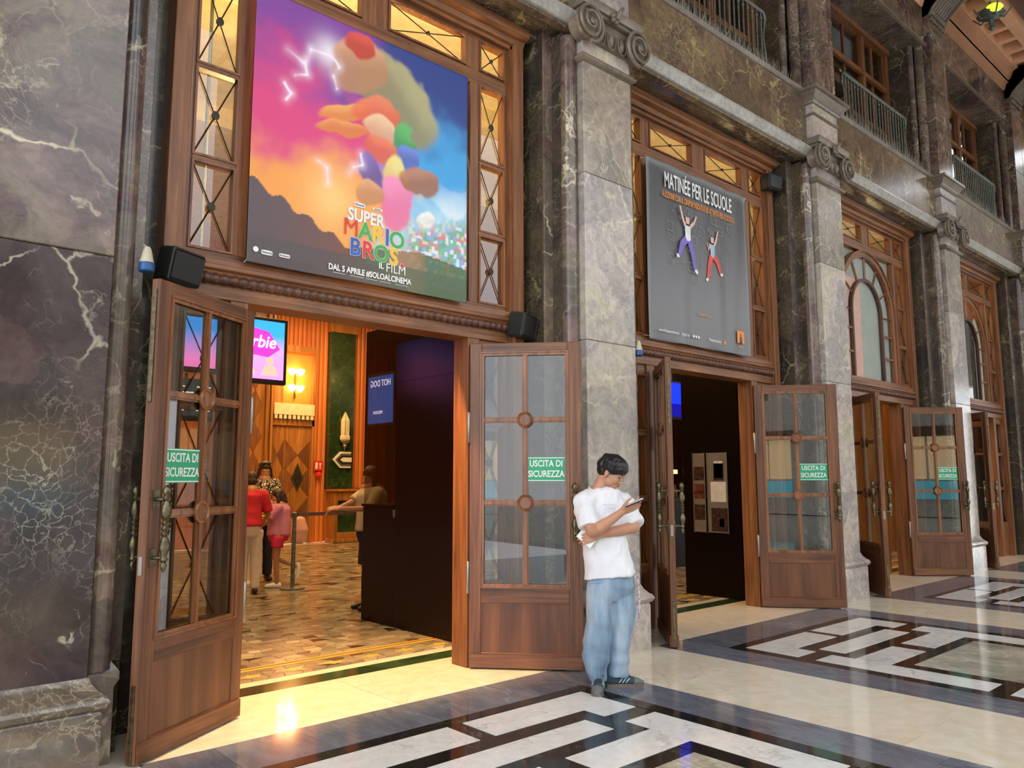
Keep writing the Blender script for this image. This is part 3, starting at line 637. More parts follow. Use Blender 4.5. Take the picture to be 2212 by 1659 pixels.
def leaf(idx, hinge, ang, w=.95, side=1, sign=True, signtext=True, h=2.66, mat='wood'):
    """door leaf in its own frame: x from hinge to free edge, the street face at -y*side"""
    o = empty('door_%d' % idx, hinge, ang, kind='structure')
    t = .028; c = w/2+.0
    x0, x1, z0, z1 = .10, w-.11, .65, 2.575
    for n, bx in (('stile', (0, x0, .015, h)), ('stile', (x1, w, .015, h)),):
        B(n, 'wood_door', o, bx[0], bx[1], -t, t, bx[2], bx[3], ch=.004)
    B('rail', 'wood_door_h', o, x0, x1, -t, t, z1, h, ch=.003); B('rail', 'wood_door_h', o, x0, x1, -t, t, .52, z0, ch=.003); B('rail', 'wood_door_h', o, x0, x1, -t, t, .015, .13, ch=.003)
    B('door_panel', 'wood_door_panel', o, x0-.002, x1+.002, -t+.007, t-.007, .12, .53)
    for s in (-1, 1):
        b = MB(); b.box(.01, w-.01, s*(t), s*(t+.012), .015, .118); b.build('kickboard', 'wood_door_h', o, 0)
        b = MB(); m = .022
        for a in ((x0, x0+m, z0, z1), (x1-m, x1, z0, z1), (x0+m, x1-m, z0, z0+m), (x0+m, x1-m, z1-m, z1)):
            b.box(a[0], a[1], s*(t-.002), s*(t-.016), a[2], a[3]); 
        m2 = .01
        for a in ((x0-m2, x0, z0-m2, z1+m2), (x1, x1+m2, z0-m2, z1+m2), (x0, x1, z0-m2, z0), (x0, x1, z1, z1+m2)): b.box(a[0], a[1], s*t, s*(t+.008), a[2], a[3])
        b.build('glazing_bead', 'wood_lit', o, 0)
    b = MB()
    b.box(c-.012, c+.012, -t+.004, t-.004, z0, z1)
    b.box(c-.024, c+.024, -.012, .012, z0, z1)
    for z in (1.325, 2.01): b.box(x0, x1, -t+.006, t-.006, z-.012, z+.012); b.box(x0, x1, -.012, .012, z-.024, z+.024)
    b.build('muntin', 'wood_lit', o, 0)
    for z in (1.325, 2.01):
        for s in (-1, 1):
            MB().lathe([(.068, 0), (.068, .012), (.06, .018), (.052, .01), (.048, .012), (.046, .006), (0, .005)], 24, Matrix.Translation((c, s*.018, z)) @ Matrix.Rotation(-s*math.pi/2, 4, 'X'), cap=False).build('rosette', 'wood_lit', o, 30)
    for (a, b2) in ((x0+.02, c-.02), (c+.02, x1-.02)):
        for (za, zb) in ((z0+.02, 1.305), (1.345, 1.99), (2.03, z1-.02)): B('pane', 'glass', o, a, b2, -.003, .003, za, zb)
    for s in (-1, 1):
        hd = link('door_handle', HMESH, None, o); hd.location = (w-.055, s*(t+.075), 1.25); hd.rotation_euler = (0, 0, 0 if s < 0 else math.pi)
    for z in (.72, 1.95):
        MB().lathe([(.006, -.13), (.014, -.12), (.014, .12), (.006, .13)], 10, Matrix.Translation((-.012, -side*.02, z))).build('hinge', 'steel', o, 50)
    for (za, zb) in ((.02, .42), (1.95, 2.6)):
        B('door_bolt', 'bronze', o, w-.006, w+.008, -.012, .012, za, zb, ch=.002)
    B('lock_plate', 'steel', o, w-.002, w+.004, -.012, .012, 1.0, 1.1)
    if sign:
        s = -side; y = s*.006
        sx0, sx1 = sorted(((x1-.03, c+.02))) if sign == 1 else sorted(((x0+.02, c-.02)))
        cxs = (sx0+sx1)/2; g = B('exit_sign', 'green_sign', o, sx0, sx1, y-.0015, y+.0015, 1.50, 1.70)
        bb = MB()
        for z in (1.505, 1.69): bb.box(sx0, sx1, y+s*.0015, y+s*.0025, z, z+.006)
        bb.build('sign_border', 'white', g, 0)
        rot = (math.pi/2, 0, 0) if s < 0 else (math.pi/2, 0, math.pi)
        wd = (sx1-sx0)
        text('lettering', 'USCITA DI', .074, 'white', g, (cxs, y+s*.003, 1.645), rot, sx=.80, bold=.0012)
        text('lettering', 'SICUREZZA', .074, 'white', g, (cxs, y+s*.003, 1.56), rot, sx=.78, bold=.0012)
    return o
M['wood_lit'] = wood('polished_mahogany', [(.12, .046, .019), (.23, .09, .035), (.31, .13, .052)], (20, 20, 2), .25)  # polish is real; light caught on mouldings is put into the lighter tone

def screen(k, xc):
    """wooden window above and around the door opening of one bay"""
    o = empty('window_%d' % (k+1), kind='structure')
    y = 5.12; X = lambda u: xc+u
    # outer frame
    for a, b in ((-1.56, -1.44), (1.44, 1.56)): B('window_frame', 'wood', o, X(a), X(b), y-.08, y+.14, 0, 5.62, ch=.004)
    for a, b in ((-1.44, -1.42), (1.42, 1.44)): B('frame_step', 'wood_lit', o, X(a), X(b), y-.05, y+.1, 0.0, 5.55)
    MB().prism([(y-.17, 5.62), (y-.16, 5.60), (y-.1, 5.58), (y-.08, 5.54), (y-.05, 5.53), (y-.05, 5.50), (y+.1, 5.5), (y+.1, 5.68), (y-.17, 5.68)], X(-1.56), X(1.56), 'x').build('window_frame', 'wood_h', o, 20)
    # stiles
    for s in (-1, 1):
        a, b = sorted((X(s*.99), X(s*1.09))); B('stile', 'wood', o, a, b, y, y+.09, 3.0, 5.5, ch=.004)
        a, b = sorted((X(s*1.39), X(s*1.42))); B('stile', 'wood', o, a, b, y, y+.09, 0, 5.5)
        a, b = sorted((X(s*.965), X(s*1.09))); B('door_jamb', 'wood', o, a, b, y-.02, y+.18, 0, 2.75, ch=.004)
        for z in (3.67, 4.325): a, b = sorted((X(s*1.09), X(s*1.39))); B('mullion', 'wood_h', o, a, b, y-.005, y+.06, z-.02, z+.02, ch=.004)
        a, b = sorted((X(s*1.105), X(s*1.375)))
        for za, zb in ((3.06, 3.64), (3.70, 4.30), (4.35, 5.03), (5.20, 5.46)): xpane(o, a, b, za, zb, y)
        for za, zb in ((.66, 1.29), (1.35, 1.97), (2.03, 2.6)): xpane(o, a, b, za, zb, y)
        for z in (1.32, 2.0): B('mullion', 'wood_h', o, a-.02, b+.02, y, y+.06, z-.025, z+.025)
        B('side_panel', 'wood_panel', o, a-.02, b+.02, y+.01, y+.07, 0, .63); B('side_rail', 'wood_h', o, a-.02, b+.02, y, y+.08, .56, .64); B('side_rail', 'wood_h', o, a-.02, b+.02, y, y+.08, 2.62, 2.75)
        a, b = sorted((X(s*.14), X(s*.92))); xpane(o, a, b, 5.20, 5.45, y)
        B('stile', 'wood', o, *sorted((X(s*.94), X(s*.99))), y, y+.08, 5.18, 5.48)
    B('rail', 'wood_h', o, X(-1.42), X(1.42), y-.004, y+.088, 5.045, 5.175, ch=.004)
    B('rail', 'wood_h', o, X(-1.42), X(1.42), y-.004, y+.088, 5.475, 5.55); B('stile', 'wood', o, X(-.12), X(.12), y, y+.085, 5.17, 5.48, ch=.003)
    B('rail', 'wood_h', o, X(-1.42), X(1.42), y-.004, y+.088, 2.98, 3.045, ch=.004)
    # transom with carved torus
    B('transom', 'wood_h', o, X(-1.44), X(1.44), y-.03, y+.2, 2.72, 2.82, ch=.003)
    MB().prism([(y-.04, 2.88), (y-.05, 2.90), (y-.07, 2.915), (y-.07, 2.94), (y-.05, 2.95), (y-.045, 3.0), (y+.12, 3.0), (y+.12, 2.82), (y-.03, 2.82)], X(-1.46), X(1.46), 'x').build('transom', 'wood_h', o, 20)
    n = 44
    for i in range(n): link('bead', BEAD, None, o).location = (X(-1.44+2.88*(i+.5)/n), y-.045, 2.85)
    MB().tube([(X(-1.45), y-.04, 2.85), (X(1.45), y-.04, 2.85)], .034, 10).build('torus', 'wood_carve', o, 50)
    # arched fanlight
    ar = MB(); R1, R0, zc, zb = .955, .90, 4.08, 3.045; m = 28
    def arcband(b, ra, rb, ya, yb, zbot):
        pts = []
        for i in range(m+1):
            a = math.pi*i/m; pts.append((math.cos(a), math.sin(a)))
        prof_o = [(X(rb), zbot)]+[(X(rb*c), zc+rb*s) for c, s in pts]+[(X(-rb), zbot)]
        prof_i = [(X(ra), zbot)]+[(X(ra*c), zc+ra*s) for c, s in pts]+[(X(-ra), zbot)]
        n_ = len(prof_o); vs = [(x, yy, z) for yy in (ya, yb) for pr_ in (prof_o, prof_i) for x, z in pr_]
        fs = []
        for i in range(n_-1):
            fs += [(i, i+1, n_+i+1, n_+i), (2*n_+i, 3*n_+i, 3*n_+i+1, 2*n_+i+1), (i, 2*n_+i, 2*n_+i+1, i+1), (n_+i, n_+i+1, 3*n_+i+1, 3*n_+i)]
        fs += [(0, n_, 3*n_, 2*n_), (n_-1, 3*n_-1, 4*n_-1, 2*n_-1)]
        b.add(vs, fs)
    arcband(ar, .88, .965, y-.0, y+.08, zb); arcband(ar, .965, .985, y-.02, y+.08, zb); ar.build('arch', 'wood', o, 30)
    ar = MB(); arcband(ar, .50, .545, y+.01, y+.07, zb); ar.build('arch', 'wood_dk', o, 30)
    for s in (-1, 1):
        for z in (3.42, 3.78): B('muntin', 'wood_lit', o, *sorted((X(s*.54), X(s*.885))), y+.015, y+.06, z-.017, z+.017)
    for i in range(7):
        a = math.pi*i/6; d = Vector((math.cos(a), 0, math.sin(a)))
        MB().tube([Vector((xc, y+.035, zc))+d*.53, Vector((xc, y+.035, zc))+d*.9], (.016, .02), 4).build('muntin', 'wood_lit', o, 0)
    for s in (-1, 1):      # spandrel glass in the corners
        pts = [(X(s*.98), 5.04), (X(s*.98), zc)]+[(X(s*.97*math.cos(a)), zc+.97*math.sin(a)) for a in [i*math.pi/2/8 for i in range(1, 9)]]+[(X(0), 5.04)]
        MB().prism(pts, y+.04, y+.045, 'y').build('pane', 'glass_w', o, 0)
    pts = [(X(.51), zb)]+[(X(.51*math.cos(a)), zc+.51*math.sin(a)) for a in [i*math.pi/16 for i in range(17)]]+[(X(-.51), zb)]
    MB().prism(pts, y+.04, y+.045, 'y').build('pane', 'glass_w', o, 0)
    for s in (-1, 1):
        for za, zb2 in ((zb, 3.42), (3.42, 3.78), (3.78, zc)): B('pane', 'glass_w', o, *sorted((X(s*.53), X(s*.89))), y+.04, y+.045, za+.01, zb2-.01)
    for i in range(6):
        a0, a1 = math.pi*i/6+.02, math.pi*(i+1)/6-.02
        pts = [(X(r*math.cos(a)), zc+r*math.sin(a)) for r, aa in ((.53, (a0, (a0+a1)/2, a1)), (.9, (a1, (a0+a1)/2, a0))) for a in aa]
        MB().prism(pts, y+.04, y+.045, 'y').build('pane', 'glass_w', o, 0)
    B('stile', 'wood', o, X(-.995), X(-.96), y+.03, y+.07, 3.0, 5.05); B('stile', 'wood', o, X(.96), X(.995), y+.03, y+.07, 3.0, 5.05)
for k, xc in enumerate(BAYS): screen(k, xc)
M['film_blue'] = plain('pale_blue_film', (.6, .72, .86), .25, nscale=1.2, noise_amt=.2, emit=(.5, .65, .85), es=.28); M['film_pink'] = plain('pink_film', (.9, .62, .68), .25, emit=(1, .6, .68), es=.4); M['film_white'] = plain('white_film', (.85, .87, .83), .25, nscale=1.5, noise_amt=.2, emit=(.8, .85, .8), es=.35)  # glowing colours that stand for reflections in the window glass
w3, w4 = D.objects['window_3'], D.objects['window_4']
B('window_film', 'film_pink', w3, BAYS[2]-.55, BAYS[2]-.1, 5.2, 5.21, 3.05, 4.6); B('window_film', 'film_blue', w3, BAYS[2]-.1, BAYS[2]+.96, 5.2, 5.21, 3.05, 5.04); B('window_film', 'film_blue', w3, BAYS[2]-.96, BAYS[2]-.1, 5.215, 5.22, 3.05, 5.04)  # panels added behind the panes in place of a pink and blue reflection
B('window_film', 'film_white', w4, BAYS[3]+.5, BAYS[3]+.96, 5.2, 5.21, 3.05, 4.7); B('window_film', 'black_panel', w4, BAYS[3]-.5, BAYS[3]+.5, 5.2, 5.21, 3.05, 4.6)  # same for this window: pale and dark parts of its reflection
A_ = lambda p, q: math.atan2(q[1]-p[1], q[0]-p[0])
leaf(1, (2.15, 5.08, 0), A_((2.15, 5.08), (1.385, 4.585)), w=.93, side=-1)
leaf(2, (4.085, 5.09, 0), A_((4.085, 5.12), (4.69, 4.43)), w=.93, side=1)
leaf(3, (6.57, 5.06, 0), A_((6.57, 5.06), (5.885, 4.385)), w=.96, side=-1, sign=False)
leaf(4, (8.545, 5.09, 0), A_((8.545, 5.09), (9.18, 4.36)), w=.97, side=1)
leaf(5, (11.06, 5.07, 0), A_((11.06, 5.07), (10.37, 4.35)), w=.97, side=-1, sign=False)
leaf(6, (13.0, 5.08, 0), A_((13.0, 5.08), (13.73, 4.456)), w=.96, side=1)
leaf(7, (15.53, 5.16, 0), A_((15.53, 5.1), (15.0, 4.5)), w=.95, side=-1, sign=False)
leaf(8, (17.48, 5.2, 0), A_((17.48, 5.2), (17.3, 6.1)), w=.95, side=1, sign=False)
# gap between marble reveals and timber
for k, xc in enumerate(BAYS):
    l = (1.385 if k == 0 else PIL[k-1]+.575); r = PIL[k]-.575
    B('marble_jamb', 'marble_dk', wf, l-.03, xc-1.56, 5.2, 5.34, 0, 5.7); B('marble_jamb', 'marble_dk', wf, xc+1.56, r+.03, 5.2, 5.34, 0, 5.7)
# ---------------------------------------------------------------- lobby shell
wb = empty('wall_back', kind='structure')
B('plaster', 'wood_orange', wb, -2, 22, 17.5, 17.7, 0, 7.0)
B('wall_left', 'wood_gold', None, -2.2, -2, 5.5, 17.6, 0, 7.0, kind='structure'); B('wall_right', 'wood_gold', None, 20, 20.2, 5.5, 17.6, 0, 7.0, kind='structure')
B('lobby_ceiling', 'cream_plaster', None, -2.2, 22, 5.34, 17.7, 7.0, 7.15, kind='structure')
B('wall_above_window', 'cream_plaster', None, -2.2, 22, 5.35, 5.45, 5.72, 7.0, kind='structure')
# cove beams of the lobby ceiling (seen through the upper panes)
for y in (6.6, 8.4, 11): B('ceiling_beam', 'cream_plaster', wb, -2, 20, y, y+.25, 6.7, 7.0)
# fluted slats on the back wall
sm = MB().prism([(-.055, 0), (.055, 0), (.045, -.03), (.02, -.045), (-.02, -.045), (-.045, -.03)], 0, 1, 'z').mesh('slat', 0); sm.materials.append(M['wood_orange'])
x = 7.95
while x < 12.4:
    if not 9.37 < x < 10.15:
        z0 = 4.62 if 7.85 < x < 9.04 else 1.3 if x > 10 else 0
        s = link('slat', sm, None, wb); s.location = (x, 17.5, z0); s.scale = (1, 1, 6.6-z0)
    x += .118
# inlaid diamond column at the left
B('inlay_ground', 'wood_gold', wb, 6.5, 7.72, 17.3, 17.5, 0, 6.6)
for i in range(9):
    z = .35+i*.72
    for x, m in ((7.12, 'wood_dk'), (6.76, 'wood_gold'), (7.48, 'wood_lit')):
        MB().prism([(x-.2, z), (x, z-.36), (x+.2, z), (x, z+.36)], 17.285, 17.3, 'y').build('inlay_diamond', m, wb, 0)
B('corner_post', 'wood_gold', wb, 7.72, 7.8, 17.2, 17.5, 0, 6.6); B('corner_post', 'wood_gold', wb, 7.82, 7.87, 17.15, 17.5, 0, 6.6)
# double door with veneered lozenges
dr = empty('door_9', kind='structure')
B('door_frame', 'wood_gold', dr, 7.87, 7.95, 17.36, 17.5, 0, 2.95); B('door_frame', 'wood_gold', dr, 8.98, 9.04, 17.36, 17.5, 0, 2.95); B('door_frame', 'wood_gold', dr, 7.87, 9.04, 17.36, 17.5, 2.8, 2.95)
for a, b in ((7.95, 8.3), (8.31, 8.98)):
    B('door_leaf', 'wood_gold', dr, a, b, 17.42, 17.47, .02, 2.8)
    c = (a+b)/2; hw = (b-a)/2-.02
    for z in (.75, 1.45, 2.1):
        MB().prism([(c-hw, z-.35), (c, z), (c-hw, z+.35)], 17.41, 17.42, 'y').build('veneer', 'wood_lit', dr, 0); MB().prism([(c+hw, z-.35), (c, z), (c+hw, z+.35)], 17.41, 17.42, 'y').build('veneer', 'wood_panel', dr, 0)
MB().prism([(8.5, 1.55), (8.65, 1.25), (8.8, 1.55), (8.65, 1.9)], 17.39, 17.42, 'y').build('lozenge_ornament', 'bronze', dr, 0)
for i in range(3): MB().prism([(8.56+.03*i, 1.56), (8.65, 1.36+.05*i), (8.74-.03*i, 1.56), (8.65, 1.78-.05*i)], 17.38-.005*i, 17.39, 'y').build('lozenge_step', ('lead', 'bronze', 'lead')[i], dr, 0)
# panel, niche with lamp and scalloped shelf above the door
B('door_panel', 'wood_gold', wb, 7.87, 9.04, 17.42, 17.5, 2.95, 3.25)
nb = MB(); nb.box(7.9, 9.02, 17.3, 17.42, 3.2, 3.3)
nb.build('shelf', 'wood_gold', wb, 0)
B('shelf_band', 'cream_plaster', wb, 7.95, 8.98, 17.26, 17.32, 3.05, 3.32)
for i in range(9): B('scallop', 'cream_plaster', wb, 7.97+i*.115, 8.04+i*.115, 17.27, 17.31, 2.95, 3.05)
for a in ((7.87, 8.2, 3.3, 4.75), (8.98, 9.04, 3.3, 4.75), (8.2, 8.98, 4.6, 4.75)): B('niche_frame', 'wood_gold', wb, a[0], a[1], 17.35, 17.5, a[2], a[3])
B('niche_back', 'orange', wb, 8.2, 8.98, 17.47, 17.5, 3.3, 4.6)
M['lampglass'] = plain('lit_lamp_glass', (1, .8, .5), .4, emit=(1, .72, .32), es=14, noise_amt=0)
sl = empty('wall_lamp', (8.52, 17.3, 3.85), label='lit two-tier wall lamp glowing in the orange niche above the wooden doors', cat='lamp')
MB().tube([(0, .12, -.4), (0, .1, .3)], .025, 8).build('stem', 'bronze', sl)
for z in (-.15, .25):
    for x in (-.11, .11): MB().lathe([(.03, -.08), (.08, -.02), (.1, .06), (.05, .08)], 12, Matrix.Translation((x, .05, z))).build('shade', 'lampglass', sl)
lamp('POINT', 'niche_light', (8.52, 17.0, 3.9), 22, (1, .5, .15), .12)
# green marble pilaster with sconce, arrow sign
B('green_pilaster', 'green_marble', wb, 9.42, 10.1, 17.3, 17.5, 1.3, 5.2); B('pilaster_cap', 'wood_gold', wb, 9.38, 10.14, 17.25, 17.5, 5.2, 5.6)
sc = empty('wall_sconce', (9.8, 17.2, 2.7), label='unlit tapered art deco glass sconce on the green marble pilaster', cat='lamp')
MB().lathe([(.02, .48), (.1, .3), (.12, .28), (.12, -.1), (.14, -.12), (.14, -.2), (.1, -.24)], 6).build('shade', plain('milky_glass', (.75, .66, .45), .3), sc, 20)
for i in range(6): a = i*math.pi/3; MB().tube([(.123*math.cos(a), .123*math.sin(a), -.12), (.123*math.cos(a), .123*math.sin(a), .28), (.01*math.cos(a), .01*math.sin(a), .5)], .007, 4).build('rib', 'bronze', sc)
MB().lathe([(.1, -.24), (.13, -.25), (.05, -.32), (.06, -.36), (.02, -.42), (.01, -.48)], 10).build('finial', 'steel', sc)
MB().box(-.03, .03, .05, .12, -.2, .2).build('bracket', 'bronze', sc)
ar = empty('arrow_sign', (9.8, 17.24, 2.0), label='grey layered arrow sign pointing left on the green marble pilaster', cat='sign')
for i in range(4):
    s = 1-.24*i; MB().prism([(-.3+.06*i, 0), (-.1+.02*i, .2*s), (.2, .2*s), (.2, -.2*s), (-.1+.02*i, -.2*s)], -.012*i-.01, -.012*i+.03*(i == 0), 'y').build('arrow_layer', ('white', 'steel', 'lead', 'white')[i], ar, 0)
fs_ = empty('fire_sign', (9.2, 17.4, 1.85), label='small red fire equipment sign with white symbols beside the wooden doors', cat='sign')
B('plate', 'red', fs_, -.12, .12, 0, .01, -.12, .12); B('symbol', 'white', fs_, -.08, -.02, -.004, 0, -.08, .08); MB().lathe([(0, 0), (.03, 0), (.03, .004), (0, .004)], 12, Matrix.Translation((.05, -.001, .04)) @ Matrix.Rotation(math.pi/2, 4, 'X')).build('symbol', 'white', fs_); B('symbol', 'white', fs_, .035, .06, -.004, 0, -.08, .02)
al = empty('alarm_bell', (9.2, 17.4, 1.62), label='round red alarm button under the red sign', cat='alarm'); MB().lathe([(.08, 0), (.08, .04), (.05, .06), (0, .065)], 16, Matrix.Rotation(math.pi/2, 4, 'X')).build('button', 'red', al)
cb = empty('display_case', (9.8, 17.2, 0), label='low honey-wood display case under the green marble pilaster', cat='cabinet')
for a in ((-.4, -.28, .1, 1.22), (.28, .4, .1, 1.22), (-.28, .28, .1, .24), (-.28, .28, 1.0, 1.22)): B('frame', 'wood_gold', cb, a[0], a[1], -.25, -.18, a[2], a[3], ch=.01)
B('body', 'wood_gold', cb, -.38, .38, -.17, .08, .1, 1.2); B('top', 'wood_gold', cb, -.44, .44, -.3, .1, 1.22, 1.28, ch=.01); B('base', 'wood_gold', cb, -.44, .44, -.3, .1, 0, .1, ch=.01); B('pane', 'green_marble', cb, -.27, .27, -.19, -.175, .25, .99)
# screens in the lobby
def sunset(u, v): # blue to pink sky
    c = np.array([.03, .2, .75])*(v > .55)+0; t = min(1, max(0, (v-.15)/.6)); return (1-t)*np.array([.75, .18, .62])+t*np.array([.02, .22, .85])
def printed(name, x0, x1, z0, z1, y, nx, nz, fn, mat, parent, wob=None):
    us = np.linspace(0, 1, nx); vs_ = np.linspace(0, 1, nz); V = []; C = []
    for v in vs_:
        for u in us:
            V.append((x0+(x1-x0)*u, y+(wob(u, v) if wob else 0), z0+(z1-z0)*v)); C.append(fn(u, v))
    F = [(j*nx+i, j*nx+i+1, (j+1)*nx+i+1, (j+1)*nx+i) for j in range(nz-1) for i in range(nx-1)]
    me = D.meshes.new(name); me.from_pydata(V, [], F); at = me.color_attributes.new('print', 'FLOAT_COLOR', 'POINT')
    at.data.foreach_set('color', [float(q) for c in C for q in (*c[:3], 1)]); me.shade_smooth()
    return link(name, me, mat, parent)
M['screen'] = vcol('lit_screen', .3, 2.2); M['pinklit'] = plain('lit_pink', (.9, .05, .45), .4, emit=(1, .03, .42), es=1.6, noise_amt=0); M['whitelit'] = plain('lit_white', (1, 1, 1), .4, emit=(1, .85, .95), es=1.5, noise_amt=0); M['peachlit'] = plain('lit_peach', (1, .6, .45), .4, emit=(1, .5, .4), es=1.0, noise_amt=0)
def tv(x0, x1, z0, z1, y, label, fn, top=7.0):
    o = empty('screen', (x0, y, z0), label=label, cat='screen'); w, h = x1-x0, z1-z0
    B('casing', 'black_plastic', o, -.04, w+.04, 0, .08, -.05, h+.04, ch=.008); printed('display', 0, w, 0, h, -.004, 24, 24, fn, M['screen'], o); MB().tube([(w/2, .05, h), (w/2, .05, top-z0)], .02, 6).build('hanger', 'iron', o); return o
t = tv(3.11, 3.77, 2.60, 3.24, 8.0, 'hanging screen showing pink lettering over a blue and pink sky', lambda u, v: sunset(u, v))
MB().prism([(.08, .33), (.16, .5), (.33, .55), (.48, .52), (.61, .34), (.48, .24), (.2, .27)], -.008, -.005, 'y').build('lettering_ground', 'pinklit', t, 0)
text('lettering', 'Barbie', .19, 'whitelit', t, (.33, -.012, .40), FRONT, sx=.92, shear=.2, bold=.003)
for x in (.24, .5):      # two seated people, in plain flat shapes
    b = MB(); b.ball((x, -.006, .2), (.045, .003, .05), 12, 8); b.prism([(x-.1, .04), (x+.1, .04), (x+.06, .15), (x-.05, .15)], -.008, -.005, 'y'); b.build('picture', 'peachlit', t)
t2 = tv(2.64, 3.02, 2.66, 3.18, 8.0, 'hanging screen showing a blank blue and pink sky, seen through the left door glass', lambda u, v: sunset(u, v))
t3 = tv(2.52, 2.98, 2.16, 2.5, 8.0, 'black menu screen with white lines of text below the blue screen', lambda u, v: np.array([.004, .004, .006]), top=2.6)
for i in range(5): B('text_line', 'whitelit', t3, .04, .2+.03*((i*7) % 4), -.012, -.008, .29-.06*i, .302-.06*i); B('text_line', 'whitelit', t3, .32, .46, -.012, -.008, .29-.06*i, .302-.06*i)
# dark kiosk by the first entrance
ki = empty('kiosk', (4.58, 5.6, 0), label='black kiosk wall with a glass ticket window just inside the first entrance', cat='kiosk')
B('wall_panel', 'black_panel', ki, 0, .12, .2, 1.38, 0, 2.93, ch=.004); B('counter', 'black_panel', ki, 0, .5, 1.385, 2.0, 0, 1.22, ch=.004); B('fascia', 'black_panel', ki, -.006, .0, .2, 1.38, 2.55, 2.93)
B('glass_pane', 'glass_dk', ki, .01, .02, 1.385, 2.0, 1.22, 3.02); B('counter_top', 'black_panel', ki, -.01, .5, 1.385, 2.02, 1.222, 1.25); B('back_wall', 'black_panel', ki, .5, .56, .4, 1.3, 0, 2.9); B('roof', 'black_panel', ki, 0, .56, .2, 1.38, 2.932, 2.97)
B('latch', 'steel', ki, -.012, 0, 1.36, 1.385, 1.12, 1.2)
ip = empty('partition', (5.45, 7.0, 0), label='black partition standing behind the ticket window glass of the kiosk', cat='partition'); B('wall_panel', 'black_panel', ip, 0, .06, 0, 2.05, 0, 3.5)
ms = empty('menu_screen', (5.42, 8.62, 2.24), rz=-math.pi/2, label='dark blue menu screen with reversed HOT DOG lettering behind the kiosk glass', cat='screen')  # glowing panel behind the glass stands for a screen mirrored in it
B('casing', 'black_plastic', ms, -.32, .32, 0, .02, -.03, .66); printed('display', -.3, .3, 0, .62, -.004, 8, 8, lambda u, v: np.array([.015, .05, .2]), M['screen'], ms)  # casing and display of the stand-in for the reflected screen
text('lettering', 'HOT DOG', .12, 'whitelit', ms, (.0, -.008, .52), (math.pi/2, 0, 0), sx=-.85); text('lettering', 'MEDIUM', .06, 'whitelit', ms, (-.05, -.008, .14), (math.pi/2, 0, 0), sx=-1); MB().tube([(.1, .03, .3), (.1, .03, .0)], .012, 6).build('bracket', 'iron', ms)
# rope barrier
rb = empty('belt_barrier', (5.1, 10.3, 0), label='dark belt barrier stretched across the lobby behind the people', cat='barrier')
for x in (.0, 1.7): MB().lathe([(.17, 0), (.17, .02), (.03, .04), (.028, .98), (.04, .99), (.04, 1.05), (0, 1.06)], 14, Matrix.Translation((x, 0, 0))).build('post', 'iron', rb)
B('belt', 'wood_dk', rb, .02, 1.68, -.002, .002, 1.0, 1.05)
# second entrance: black wall with notices, bar, blue screen
bw = empty('partition', (8.84, 5.5, 0), label='black partition wall just inside the second entrance', cat='partition')
B('wall_panel', 'black_panel', bw, 0, .12, .0, .88, 0, 2.95, ch=.004); B('wall_panel', 'black_panel', bw, .12, 2.6, .78, .88, 0, 2.95)
M['notice_grey'] = plain('grey_card', (.16, .14, .12), .6); M['paper'] = plain('paper', (.62, .6, .58), .7); M['photo_dk'] = plain('dark_photo', (.05, .025, .02), .3, nscale=25, noise_amt=.9); M['photo_rd'] = plain('reddish_photo', (.12, .035, .025), .3, nscale=20, noise_amt=.8)
def board(y0, y1, label, items):
    o = empty('notice_board', (8.835, 0, 0), label=label, cat='notice board'); B('board', 'notice_grey', o, -.014, .0, y0, y1, .82, 1.86, ch=.002); B('edge', 'steel', o, -.018, -.012, y1, y1+.008, .81, 1.87); B('edge', 'steel', o, -.018, -.012, y0-.008, y0, .81, 1.87)
    for m, a, b, c, d in items: B('notice', m, o, -.018, -.0145, a, b, c, d)
board(6.02, 6.2, 'narrow grey notice board with dark photographs on the black partition', [('photo_dk', 6.03, 6.19, 1.5, 1.68), ('photo_rd', 6.03, 6.19, 1.26, 1.45), ('photo_dk', 6.03, 6.19, .98, 1.18)])
board(5.68, 5.98, 'wider grey notice board with white paper sheets on the black partition', [('photo_dk', 5.73, 5.88, 1.5, 1.72), ('paper', 5.74, 5.87, 1.53, 1.75), ('paper', 5.70, 5.93, 1.22, 1.48), ('photo_dk', 5.69, 5.93, .84, 1.14), ('paper', 5.74, 5.81, .9, 1.0)])
bs = empty('screen', (10.4, 8.0, 2.6), label='plain bright blue screen above the bar in the second entrance', cat='screen')
M['bluelit'] = plain('lit_blue', (.01, .02, .9), .3, emit=(.0, .025, 1), es=1.6, noise_amt=0); M['blue_dk'] = plain('dim_blue', (.0, .0, .3), .3, emit=(.0, .0, .35), es=.9, noise_amt=0)
B('display', 'bluelit', bs, 0, 1.0, 0, .02, .2, .56); B('display_edge', 'blue_dk', bs, 0, 1.2, .02, .04, -.02, .2); B('casing', 'black_plastic', bs, -.03, 1.25, .04, .1, -.06, .6); MB().tube([(.5, .06, .6), (.5, .06, 4.39)], .02, 6).build('hanger', 'iron', bs)
br = empty('bar_counter', (9.4, 8.3, 0), label='dark bar counter with a glowing shelf seen through the second entrance', cat='counter')
B('front', 'black_panel', br, 0, 3.4, 0, .6, 0, 1.12, ch=.006); B('top', 'lead', br, -.03, 3.43, -.03, .63, 1.12, 1.16, ch=.004); B('back_unit', 'black_panel', br, -.3, 4.6, 1.2, 1.3, 0, 4.2)
M['glow'] = plain('lit_strip', (1, .7, .3), .4, emit=(1, .6, .2), es=2.5, noise_amt=0); B('light_strip', 'glow', br, .1, 3.5, 1.14, 1.2, 1.62, 1.7)
